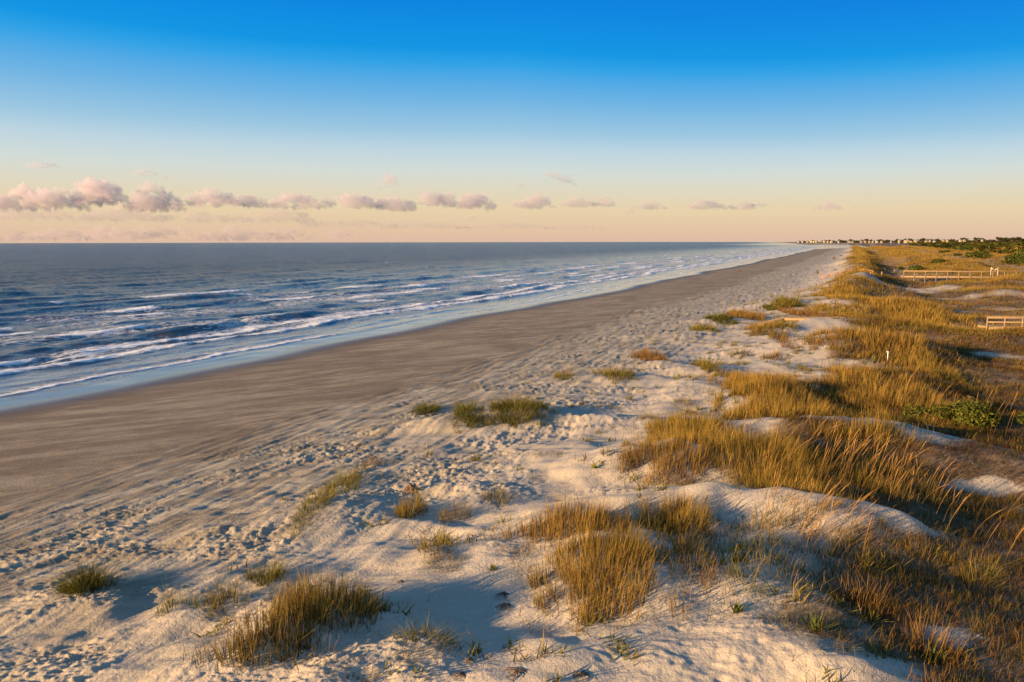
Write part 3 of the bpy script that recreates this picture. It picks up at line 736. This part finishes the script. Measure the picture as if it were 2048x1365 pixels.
BM = {'dark green': [bush_mesh('thicket_shrub', GREENS, 20 + i) for i in range(2)],
      'olive': [bush_mesh('thicket_shrub', OLIVES, 30 + i) for i in range(2)],
      'russet brown': [bush_mesh('thicket_shrub', RUSSET, 40)]}
for (px, py, w, h) in [(1948, 517, 9, 2.6), (1962, 516, 8, 3), (1972, 519, 6, 1.8), (1878, 529, 5, 1.6), (1884, 530, 4, 1.2), (2040, 527, 10, 3), (1860, 497, 14, 2.6),
                       (2052, 533, 8, 2.2), (1890, 508, 8, 1.8), (1832, 545, 5, 1.8)]:
    x, y, z = ground(px, py)
    bush('evergreen_shrub', BM['dark green'][px % 2], x, y, w, h, 'dark green shrub standing apart from the thicket among the golden ridges', 'shrubs dotted over the grassy ridges', r_.uniform(0, 6))
n_b = 0
while n_b < 270:
    y = math.exp(r_.uniform(math.log(215), math.log(1500))); s = r_.uniform(100 + .05 * max(0, y - 300), 330)
    x = float(shore_x(np.array([y]))[0]) + s / .894
    if x > y * (2230 - 1024) / F: continue
    kd = r_.choices(['dark green', 'olive', 'russet brown'], [.5, .36, .14])[0]
    w = r_.uniform(5, 10) * (1 + y / 900); h = r_.uniform(2.2, 4.6) * (.75 + .25 * min(1, s / 200)) * (1 + y / 3500) * (1.35 if y < 480 else 1)
    bush('thicket_shrub', r_.choice(BM[kd]), x, y, w, h, f'{kd} rounded shrub packed in the thicket inland of the golden ridges', 'shrubs of the maritime thicket', r_.uniform(0, 6)); n_b += 1

def tree_meshes(seed, cols, hgt_, wid, flat):
    r = np.random.default_rng(seed); lob = []; limbs = [tube([(0, 0, -.3), (.1, .05, hgt_ * .35), (.05, 0, hgt_ * .75)], [.32, .24, .1])]
    for i in range(9):
        a = r.uniform(0, 6.28); rr = r.uniform(.1, .75) * wid / 2; zz = hgt_ * r.uniform(.5, .9) if not flat else hgt_ * r.uniform(.65, .92)
        c = (rr * math.cos(a), rr * math.sin(a), zz); lob.append((*c, r.uniform(.18, .3) * wid, r.uniform(.18, .3) * wid, hgt_ * r.uniform(.09, .17)))
        limbs.append(tube([(0, 0, hgt_ * .35), (c[0] * .6, c[1] * .6, zz * .85), c], [.16, .1, .04], 5))
    V, f_, c = leaves(lob, 520, .62, cols, seed)
    tv, tf = join(limbs)
    return np_mesh('crown', V, [f_], M_LEAF, cols=c), np_mesh('trunk', tv, [tf], M_BARK)
TM = {'live oak': [tree_meshes(60 + i, [(.075, .075, .03), (.10, .09, .035), (.06, .058, .028)], 8.5, 11, False) for i in range(2)],
      'pine': [tree_meshes(70 + i, [(.068, .07, .032), (.085, .082, .036)], 11.5, 8, True) for i in range(2)]}
TL = {'live oak': 'low broad dark evergreen tree in the wood around the far village', 'pine': 'taller flat topped pine rising over the far village wood'}
def far_xy(px, d): return (px - 1024) / F * d, d
n_t = 0
while n_t < 290:
    px = r_.uniform(1588, 2150); d = np.interp(px, [1588, 1700, 1850, 2150], [2650, 2400, 1950, 1350]) + (r_.uniform(-110, -45) if n_t % 4 == 0 else r_.uniform(-25, 300))
    kd = 'pine' if r_.random() < .3 else 'live oak'
    if px < 1640 and r_.random() < .6: continue
    x, y = far_xy(px, d); o = bpy.data.objects.new('oak_tree' if kd == 'live oak' else 'pine_tree', None); COL.objects.link(o)
    k = r_.uniform(.75, 1.15) * np.interp(px, [1588, 1700, 2050], [.9, 1.2, 1.3]); k *= .55 if n_t % 4 == 0 else 1; o.location = (x, y, 2.4); o.scale = (k * 1.7, k * 1.5, k); o.rotation_euler = (0, 0, r_.uniform(0, 6))
    tag(o, TL[kd], 'tree', 'trees round the far village')
    cm, tm = r_.choice(TM[kd]); link('crown', cm, o); link('trunk', tm, o); n_t += 1

# ------------------------------------------------------------------ timber work and houses
def box(c, s, rz=0.0, ry=0.0):
    v = np.array([(i, j, k) for i in (-.5, .5) for j in (-.5, .5) for k in (-.5, .5)], float) * np.array(s)
    cr, sr = math.cos(ry), math.sin(ry); v = np.stack([v[:, 0] * cr + v[:, 2] * sr, v[:, 1], -v[:, 0] * sr + v[:, 2] * cr], 1)
    cz, sz = math.cos(rz), math.sin(rz); v = np.stack([v[:, 0] * cz - v[:, 1] * sz, v[:, 0] * sz + v[:, 1] * cz, v[:, 2]], 1)
    return v + np.array(c), np.array([(0, 1, 3, 2), (4, 6, 7, 5), (0, 4, 5, 1), (2, 3, 7, 6), (0, 2, 6, 4), (1, 5, 7, 3)])
def beam(p, q, w, h):
    """board from p to q, w across (horizontal), h deep"""
    p = np.array(p, float); q = np.array(q, float); d = q - p; Lh = math.hypot(d[0], d[1])
    return box((p + q) / 2, (np.linalg.norm(d), w, h), math.atan2(d[1], d[0]), -math.atan2(d[2], Lh))
def part(name, shapes, m, parent, off=(0, 0, 0)):
    v, f_ = join(shapes); me = np_mesh(name, v - np.array(off), [f_], m)
    bv = link(name, me, parent); return bv
def empty(name, loc, label, cat, group=None):
    o = bpy.data.objects.new(name, None); COL.objects.link(o); o.location = loc; return tag(o, label, cat, group)
def zg(x, y): return float(hgt(np.array([x]), np.array([y]))[0])

def boardwalk(label, pts, post_gap, rail_h, width, rails, far_rail=True, group=None):
    """deck along pts (deck-level polyline of the near edge); rails on both sides"""
    p0 = np.array(pts[0], float); root = empty('boardwalk', tuple(p0), label, 'boardwalk', group)
    deck = []; fas = []; rl = []; off = tuple(p0)
    for a, b_ in zip(pts[:-1], pts[1:]):
        a = np.array(a, float); b_ = np.array(b_, float); d = b_ - a; L_ = np.linalg.norm(d); u = d / L_
        nrm = np.array([-u[1], u[0], 0]); nrm /= np.linalg.norm(nrm)
        if nrm[1] < 0: nrm = -nrm
        npl = max(1, int(L_ / .146))
        for i in range(npl):
            c = a + u * (i + .5) * L_ / npl + nrm * width / 2
            deck.append(box(c, (.138, width, .04), math.atan2(u[1], u[0]), -math.asin(u[2])))
        for sd_ in (-.025, width + .025):
            fas.append(beam(a + nrm * sd_ - (0, 0, .145), b_ + nrm * sd_ - (0, 0, .145), .045, .24))
        for sd_ in ((-.12, width + .12) if far_rail else (-.12,)):
            for hh, sz in rails:
                rl.append(beam(a + nrm * sd_ + (0, 0, hh), b_ + nrm * sd_ + (0, 0, hh), .14 if hh >= rail_h else .04, sz))
        n = max(1, round(L_ / post_gap))
        for i in range(n + 1):
            for sd_ in ((-.095, width + .095) if far_rail else (-.095,)):
                c = a + u * L_ * i / n + nrm * sd_; gz = zg(c[0], c[1]) - .4
                top = c[2] + rail_h - .03; bot = min(gz, c[2] - .3)
                part('post', [box((c[0], c[1], (top + bot) / 2), (.095, .085, top - bot), math.atan2(u[1], u[0]))], M_WOOD, root, off)
    part('deck', deck, M_WOOD, root, off); part('fascia', fas, M_WOOD, root, off); part('handrail', rl, M_WOOD, root, off)
    return root
x1, y1 = P(1972, 656, 2.15); x2, y2 = P(2150, 658, 2.2)
boardwalk('weathered boardwalk with three rail bars entering at the right edge nearer the camera', [(x1, y1, 2.15), (x2, y2, 2.22)], 1.35, 1.0, 1.5, [(1.0, .045), (.85, .11), (.45, .11)], False)
x1, y1 = P(1806, 554, 3.3); x2, y2 = P(2130, 558, 3.3)
bw = boardwalk('long sunlit boardwalk with railings crossing the grassy hollow towards the ridge', [(x1, y1, 3.3), (x2, y2 + 0.5, 3.3)], 1.96, 1.07, 1.6, [(1.07, .045), (.94, .10)], False)
# ramp with railings from the ridge down to the beach
xa, ya = P(1640, 566, 1.9); xb, yb = P(1710, 562, 2.4); xc, yc = P(1745, 556, 3.6)
rt = empty('beach_ramp_railing', (xa, ya, zg(xa, ya)), 'orange tinted post and rail fence running down from the ridge to the beach', 'fence')
pp = [np.array((xa, ya, zg(xa, ya))), np.array((xb, yb, zg(xb, yb))), np.array((xc, yc, zg(xc, yc)))]
rails_ = []
for a, b_, n in ((pp[0], pp[1], 4), (pp[1], pp[2], 2)):
    for i in range(n + (1 if n == 2 else 0)):
        c = a + (b_ - a) * i / n; gz = zg(c[0], c[1])
        part('post', [box((c[0], c[1], gz + .3), (.11, .11, 1.25))], M_ORANGE, rt, tuple(pp[0]))
    for hh in (.82, .42):
        for i in range(n):
            q0 = a + (b_ - a) * i / n; q1 = a + (b_ - a) * (i + 1) / n
            rails_.append(beam((q0[0], q0[1] - .09, zg(q0[0], q0[1]) + hh), (q1[0], q1[1] - .09, zg(q1[0], q1[1]) + hh), .05, .10))
part('rail', rails_, M_ORANGE, rt, tuple(pp[0]))
for px, py, lb in ((1763, 556, 'pale timber post standing on the ridge where the beach railing ends'), (1788, 549, 'thick pale post between the ridge and the long boardwalk'),
                   (1741, 552, 'short pale stub post half hidden on the seaward side of the ridge')):
    x, y, z = ground(px, py)
    hh = 1.0 if 'short' not in lb else .5
    v, f_ = join([box((0, 0, hh / 2 - .1), (.2, .2, hh + .2)), box((0, 0, hh + .03), (.24, .24, .05))])
    o = link('timber_post', np_mesh('timber_post', v, [f_], M_WOOD)); o.location = (x, y, z); tag(o, lb, 'post')
# white frame with a v shaped top beside the long boardwalk
x, y = P(2005, 556, 3.3); y += 2.4
fr = empty('gate_frame', (x, y, zg(x, y)), 'white frame of two posts joined by a v shaped top bar at the long boardwalk', 'gate')
zt = 3.3 + 1.55 - zg(x, y)
for sx in (-.66, .66): part('post', [box((sx, 0, zt / 2), (.065, .065, zt + .3))], M_WHITE, fr)
part('top_bar', [beam((-.66, -.02, zt), (0, -.02, zt - .42), .06, .09), beam((0, -.02, zt - .42), (.66, -.02, zt), .06, .09)], M_WHITE, fr)
# half buried plank walkway without rails
xa, ya = P(1488, 657, 1.9); xb, yb = P(1568, 645, 2.55); xc, yc = P(1692, 650, 2.35)
za = zg(xa, ya); A3 = [np.array((xa, ya, za - .1)), np.array((xb, yb, max(2.5, zg(xb, yb) + .45))), np.array((xc, yc, max(2.3, zg(xc, yc) + .05)))]
pl = empty('plank_walkway', tuple(A3[0]), 'half buried plank walkway without railings sloping down to the open sand', 'walkway')
for (a, b_), nm in zip(((A3[0], A3[1]), (A3[1], A3[2])), ('ramp', 'deck')):
    d = b_ - a; L_ = np.linalg.norm(d); u = d / L_; nrm = np.array([-u[1], u[0], 0]); nrm /= np.linalg.norm(nrm); sh_ = []
    n = int(L_ / .15)
    for i in range(n): sh_.append(box(a + u * (i + .5) * L_ / n + nrm * .5, (.142, 1.0, .045), math.atan2(u[1], u[0]), -math.asin(u[2])))
    part(nm, sh_, M_WOOD, pl, tuple(A3[0]))
    part('stringer', [beam(a + nrm * s_ - (0, 0, .145), b_ + nrm * s_ - (0, 0, .145), .05, .23) for s_ in (-.03, 1.03)], M_WOOD, pl, tuple(A3[0]))
for k in (.02, .42):
    for dx in (-.22, .22):
        for s_ in (.12, .9):
            c = A3[1] + (A3[2] - A3[1]) * k; c = c + np.array((dx, s_, 0)); gz = zg(c[0], c[1]) - .3
            part('support_post', [box((c[0], c[1], (c[2] - .14 + gz) / 2), (.14, .14, c[2] - .14 - gz))], M_WOOD, pl, tuple(A3[0]))
# marker post
x, y, z = ground(1774, 727)
mp = empty('marker_post', (x, y, z), 'slim white marker post with a small cross bar standing by the spiky plants', 'post')
part('shaft', [box((0, 0, .3), (.05, .05, .9))], M_WHITE, mp); part('cross_bar', [box((0, -.006, .72), (.2, .05, .05))], M_WHITE, mp)

# spiky rosettes
def yucca(px, py, rad, n, label, cols=((.07, .09, .02), (.20, .22, .06))):
    x, y, z = ground(px, py); g = Grass(); az = RNG.uniform(0, 6.28, n); ln = RNG.uniform(.1, 1.3, n)
    g.put(blades(x + .03 * np.cos(az), y + .03 * np.sin(az), np.full(n, z), rad * RNG.uniform(.8, 1.15, n) / np.sqrt(1 + ln * .5), az, ln, np.full(n, .05), np.full(n, .055 * max(1, rad)),
          np.tile(cols[0], (n, 1)), np.tile(cols[1], (n, 1)) * RNG.uniform(.6, 1.3, (n, 1)), 3, face=az + math.pi / 2))
    o = g.build('yucca_plant', (x, y, z), M_GRASS); return tag(o, label, 'plant', 'spiky rosette plants')
yucca(1748, 727, .55, 34, 'spiky dark green rosette just left of the white marker post')
yucca(1788, 722, .55, 34, 'spiky dark green rosette just right of the white marker post')
yucca(1630, 1262, .36, 40, 'largest spiky rosette on the pale slope at the bottom right')
yucca(1470, 1224, .22, 26, 'small spiky rosette on the bare sand below the reddish scrub')
yucca(1188, 936, .22, 14, 'bright lime rosette on the lit sand shoulder of the second dune', ((.14, .16, .03), (.34, .34, .06)))
yucca(1865, 1325, .3, 26, 'spiky rosette half hidden by reddish grass at the bottom right')
yucca(1396, 822, .3, 14, 'lime rosette on sand just seaward of the third dune', ((.12, .14, .03), (.30, .30, .06)))
yucca(985, 1140, .16, 14, 'tiny green rosette on open sand between scrub tufts', ((.10, .11, .03), (.24, .23, .06)))

# drift wood and wrack
def sticks(name, px, py, rad, n, hz, label, cat, cols_m, thick=.02):
    x, y, z = ground(px, py); sh_ = []
    for _ in range(n):
        a = r_.uniform(0, 6.28); e = r_.uniform(.05, 1) * hz; r1 = rad * r_.uniform(.5, 1.1)
        p0 = (r_.gauss(0, .08) * rad, r_.gauss(0, .08) * rad, hz * r_.uniform(.5, 1)); p2 = (r1 * math.cos(a), r1 * math.sin(a) * .8, -.03)
        p1 = ((p0[0] + p2[0]) / 2, (p0[1] + p2[1]) / 2, (p0[2] * .75 + e * .2))
        tk_ = thick * r_.uniform(.6, 1.4); sh_.append(tube([p0, p1, p2], [tk_, tk_ * .85, tk_ * .4], 5))
    v, f_ = join(sh_); o = link(name, np_mesh(name, v, [f_], cols_m, smooth=True)); o.location = (x, y, z); return tag(o, label, cat)
M_DRIFT = flat_mat('drift_wood', (.30, .20, .11), (.16, .10, .06), 8)
M_WRACK = flat_mat('dry_wrack', (.17, .13, .10), (.09, .07, .055), 9)
sticks('driftwood_stump', 822, 984, .34, 34, .26, 'brown splayed driftwood stump lying on shaded sand above the olive tufts', 'driftwood', M_DRIFT, .022)
for px, py, rr_, lb in ((935, 1322, .16, 'small dark wrack knot on shaded sand near the bottom edge'), (1030, 1345, .34, 'wide dark wrack clump at the middle of the bottom edge'),
                        (1160, 1352, .3, 'dark wrack clump on lit sand right of the wide one'), (918, 1352, .2, 'thin wrack clump at the bottom edge below the small knot'),
                        (1005, 1190, .24, 'dark dead twigs in the shaded bowl beside the near dune'), (1010, 1212, .22, 'second bunch of dark twigs just below the first in the shaded bowl'),
                        (800, 1165, .12, 'small dead weed on the lit flat left of the bowl')):
    sticks('wrack_clump', px, py, rr_, 26, .05, lb, 'wrack', M_WRACK, .008)
for px, py, rr_, hz, lb in ((1634, 549, .5, .9, 'dark upright drift log on the beach in front of the fence end'), (1668, 520, .9, 1.4, 'far dark drift stump on the upper beach'),
                            (1478, 544, .9, .35, 'pale flat drift timber on the open beach'), (1682, 514, 1.6, .5, 'long dark drift heap near the far grass edge')):
    sticks('drift_log', px, py, rr_, 14, hz, lb, 'driftwood', M_DRIFT if 'pale' in lb else M_WRACK, .12)

# far village
M_WALLS = [flat_mat('cream_siding', (.40, .33, .22)), flat_mat('pale_yellow_siding', (.45, .36, .21)), flat_mat('white_siding', (.48, .44, .37)), flat_mat('grey_siding', (.34, .33, .33))]
M_ROOF = flat_mat('grey_shingle', (.20, .18, .17)); M_GLASS, _, gb = mat('window_glass'); gb.inputs['Base Color'].default_value = (.03, .035, .045, 1); gb.inputs['Roughness'].default_value = .1
def hip(w, d, h, z, ov=.7, ridge=.45):
    W2, D2 = w / 2 + ov, d / 2 + ov; v = np.array([(-W2, -D2, z), (W2, -D2, z), (W2, D2, z), (-W2, D2, z), (-W2 * ridge, 0, z + h), (W2 * ridge, 0, z + h)], float)
    return v, [np.array([(0, 1, 5, 4), (2, 3, 4, 5), (3, 2, 1, 0)]), np.array([(1, 2, 5), (3, 0, 4)])]
def house(px, wpx, wall, storeys, lb, wing=0):
    d = float(np.interp(px, [1588, 1700, 1850, 2150], [2600, 2330, 1880, 1300])) - 25; x, y = far_xy(px, d); w = wpx * .72 * d / F
    o = empty('beach_house', (x, y, 2.4), lb, 'house', 'houses of the far village'); o.rotation_euler = (0, 0, r_.uniform(-.35, .1))
    dp = min(w * .8, 12); hb = 2.6 + 2.25 * storeys
    sh_ = [box((0, 0, hb / 2 + 1.0), (w, dp, hb - 2.0))]
    if wing: sh_.append(box((w * .42 * wing, -dp * .55, hb / 2 - .4), (w * .45, dp * .6, hb - 4.8)))
    part('wall', sh_, wall, o)
    part('stilt', [box((w * (i / 3 - .5) * .92, j * dp * .44, .9), (.4, .4, 2.4)) for i in range(4) for j in (-1, 1)], M_WALLS[3], o)
    v, fs = hip(w, dp, 2.8, hb); link('roof', np_mesh('roof', v, fs, M_ROOF), o)
    if wing:
        v, fs = hip(w * .45, dp * .6, 1.8, hb - 2.8); v = v + np.array((w * .42 * wing, -dp * .55, 0)); link('roof', np_mesh('roof', v, fs, M_ROOF), o)
    nw = max(2, int(w / 3.4))
    for st in range(storeys):
        for i in range(nw):
            part('window', [box((w * ((i + .5) / nw - .5), -dp / 2 - .03, 3.7 + 2.25 * st), (1.3, .1, 1.4))], M_GLASS, o)
    part('porch_deck', [box((-w * .1, -dp / 2 - 1.1, 2.3), (w * .7, 2.0, .25)), box((-w * .1, -dp / 2 - 2.05, 3.1), (w * .7, .1, .12))], M_WALLS[2], o)
HL = [(1592, 8, 3, 2, 'grey house nearest the sandy point'), (1600, 6, 3, 2, 'second grey house from the sandy point'), (1609, 6, 1, 2, 'small house third from the sandy point'),
      (1618, 9, 1, 3, 'tall yellow house fourth from the sandy point'), (1627, 6, 1, 2, 'narrow yellow house right of the tall one near the point'), (1643, 7, 1, 3, 'house left of the close trio past the point'),
      (1650, 7, 0, 2, 'middle house of the close trio past the point'), (1657, 8, 2, 2, 'white house ending the close trio past the point'), (1672, 8, 1, 2, 'low yellow house alone between two tree clumps'),
      (1692, 9, 3, 2, 'grey roofed house under trees left of the long row'), (1699, 5, 0, 2, 'tiny cream house under trees left of the long row'), (1716, 6, 0, 2, 'first house of the long low row'),
      (1724, 7, 1, 2, 'second house of the long low row'), (1732, 6, 0, 2, 'third house of the long low row'), (1739, 6, 1, 2, 'fourth house of the long low row'),
      (1747, 8, 2, 2, 'fifth and white house of the long low row'), (1757, 8, 0, 2, 'last house of the long low row'), (1775, 5, 3, 2, 'grey house in trees right of the long row'),
      (1792, 9, 2, 3, 'white house just left of the biggest house'), (1807, 17, 1, 3, 'biggest pale yellow house of the village'), (1826, 14, 1, 3, 'second biggest yellow house right of the biggest'),
      (1845, 9, 0, 2, 'low cream house with grey neighbour behind'), (1852, 6, 3, 3, 'grey house behind the low cream one'), (1861, 8, 2, 2, 'pale house with twin gables before the wood'),
      (1878, 8, 1, 3, 'left house of the yellow pair at the thicket'), (1886, 7, 1, 3, 'right house of the yellow pair at the thicket'), (1912, 8, 2, 3, 'white house rising from the thicket'),
      (1920, 8, 0, 3, 'cream house rising from the thicket'), (1955, 6, 2, 3, 'lone white house deep in the right wood')]
for k, (px, w, wl, st, lb) in enumerate(HL):
    house(px, w, M_WALLS[wl], st, lb if len(lb.split()) > 3 else lb + ' in the village', (1 if k % 2 else -1) if w > 8 else 0)

# ------------------------------------------------------------------ clouds
m_cl = bpy.data.materials.new('cloud_vapour'); m_cl.use_nodes = True; t = m_cl.node_tree; t.nodes.clear()
o_ = t.nodes.new('ShaderNodeOutputMaterial'); pv = t.nodes.new('ShaderNodeVolumePrincipled'); t.links.new(pv.outputs[0], o_.inputs['Volume'])
pv.inputs['Color'].default_value = (.86, .80, .86, 1); pv.inputs['Density'].default_value = .0068; pv.inputs['Anisotropy'].default_value = .1
m_th = m_cl.copy(); m_th.name = 'thin_cloud_vapour'; m_th.node_tree.nodes['Principled Volume'].inputs['Density'].default_value = .0042
m_bk = m_cl.copy(); m_bk.name = 'shade_toned_bank_vapour'; q_ = m_bk.node_tree.nodes['Principled Volume']; q_.inputs['Density'].default_value = .0016; q_.inputs['Color'].default_value = (.80, .72, .79, 1)  # bank and strips: cloud shade put into a darker lavender vapour colour
def cloud(px, py, w, h, label, D=6500, thin=False, name='cumulus_cloud', n=None, tilt=0.0):
    h = h * .86; w = w * (1.12 if px < 560 and not thin else 1.1); d = ray(px, py); k = D / d[1]; c = np.array([0, 0, CAMZ]) + d * k; sx = w * D / F; sz = h * D / F
    bm = bmesh.new(); n = n or max(9, int(7 + 7 * w / h))
    for i in range(n):
        u = r_.uniform(-1, 1); top = math.sqrt(max(0.05, 1 - u * u)); rad = sz * r_.uniform(.15, .38) * (.45 + .55 * top)
        pz = -.42 * sz + rad * .55 + r_.random() ** 1.6 * max(0, sz * .85 * top - rad) + tilt * u * sz
        ret = bmesh.ops.create_icosphere(bm, subdivisions=2, radius=rad)
        for v in ret['verts']:
            v.co.x = v.co.x * 1.5 + u * (sx / 2 - rad); v.co.y = v.co.y * 1.3 + r_.uniform(-.3, .3) * 0 + math.sin(i * 2.4) * sz * .35; v.co.z = max(v.co.z, -.55 * rad) + pz
    me = bpy.data.meshes.new(name); bm.to_mesh(me); bm.free()
    o = link(name, me); md = o.modifiers.new('union', 'REMESH'); md.mode = 'VOXEL'; md.voxel_size = max(sz / 22, 3.0)
    dg = bpy.context.evaluated_depsgraph_get(); me2 = bpy.data.meshes.new_from_object(o.evaluated_get(dg)); o.modifiers.clear(); o.data = me2; bpy.data.meshes.remove(me)
    V = np.empty(len(me2.vertices) * 3, np.float32); me2.vertices.foreach_get('co', V); V = V.reshape(-1, 3).astype(float)
    Nn = np.empty(len(me2.vertices) * 3, np.float32); me2.vertices.foreach_get('normal', Nn); Nn = Nn.reshape(-1, 3)
    q = V / (sz * .22); am = sz * .15
    dsp = fbm(q[:, 0] + .7 * q[:, 1], q[:, 2] * 1.3 - .4 * q[:, 1], 800, 4, .56) + .5 * fbm(q[:, 1] * 1.3, q[:, 0] * .9 + q[:, 2], 810, 3, .6)
    V = V + Nn * (am * dsp)[:, None]
    me2.vertices.foreach_set('co', V.astype(np.float32).ravel()); me2.update()
    me2.materials.clear(); me2.materials.append(m_bk if name in ('cloud_bank', 'cloud_strip') else m_th if thin else m_cl)
    o.location = tuple(c); o.name = name
    return tag(o, label, 'cloud', 'clouds over the sea')
for a in [
    (60, 395, 190, 62, 'wide grey pink cloud cut by the left edge'), (195, 385, 100, 62, 'tallest billowing pink cloud of the left bank'), (305, 402, 120, 52, 'pink cloud next to the tallest one'),
    (300, 376, 55, 26, 'small pink puff above the left bank'), (420, 398, 120, 42, 'long flat based cloud in the left bank'), (498, 400, 66, 36, 'rounded cloud ending the left bank'),
    (590, 402, 100, 40, 'peaked cloud right of the left bank'), (700, 402, 120, 38, 'low cloud with a grey right end'), (790, 408, 90, 36, 'cloud trailing under the grey wisps'),
    (862, 397, 50, 38, 'left puff of the twin puffs'), (893, 400, 44, 36, 'right puff of the twin puffs'), (950, 402, 74, 44, 'round bright puff alone right of the twin puffs'),
    (1065, 404, 90, 34, 'arched cloud above the middle of the sea'), (1158, 405, 70, 26, 'flat grey cloud right of the arched cloud'), (1208, 404, 42, 26, 'small domed cloud touching the flat grey one'),
    (1300, 412, 66, 22, 'thin grey cloud over the surf end'), (1260, 425, 28, 12, 'tiny puff below the thin grey cloud'), (1410, 410, 86, 26, 'broad grey cloud over the bend of the beach'),
    (1485, 412, 50, 22, 'puff right of the broad grey cloud'), (1520, 410, 40, 12, 'thin wisp ending the cloud pair over the bend'), (1652, 414, 60, 22, 'last pink cloud above the far village'),
    (940, 436, 30, 14, 'tiny low puff under the round bright puff'), (1050, 432, 28, 11, 'tiny low puff under the arched cloud'), (1720, 416, 36, 8, 'thin streak right of the last pink cloud')]:
    cloud(*a)
for a in [(85, 328, 62, 20, 'small high wisp at the upper left'), (288, 344, 54, 18, 'high grey pink wisp left of centre'), (335, 355, 28, 12, 'tiny wisp beside the high grey pink one'),
          (780, 362, 34, 30, 'upright grey wisp above the low cloud'), (750, 374, 30, 12, 'small wisp left of the upright grey one'), (1030, 370, 40, 12, 'faint wisp above the arched cloud')]:
    cloud(*a, thin=True, name='cloud_wisp')
cloud(1120, 354, 64, 22, 'slanting pink wisp high above the horizon', thin=True, name='cloud_wisp', tilt=-.55)
for i, (px, py, w, h, lb) in enumerate([(60, 425, 200, 34, 'low pink cloud strip at the left edge'), (230, 428, 190, 34, 'low pink strip under the tallest cloud'), (400, 432, 190, 30, 'low pink strip under the long flat cloud'),
                            (560, 430, 130, 36, 'low patchy pink cloud under the peaked cloud'), (690, 446, 190, 22, 'low strip under the grey ended cloud'), (850, 450, 170, 20, 'low strip under the twin puffs'),
                            (1010, 452, 180, 18, 'low faint strip under the arched cloud'), (1150, 454, 120, 14, 'low faint strip at the middle right'), (1290, 455, 60, 8, 'faint dash low over the surf end'), (1400, 454, 40, 12, 'low puff over the bend of the beach'), (1500, 457, 50, 7, 'faint low dash over the bend')]):
    cloud(px, py, w, h, lb, D=11000, thin=True, name='cloud_strip')
cloud(250, 466, 1000, 38, 'wide lavender cloud bank lying along the left horizon', D=17000, thin=True, name='cloud_bank', n=90)
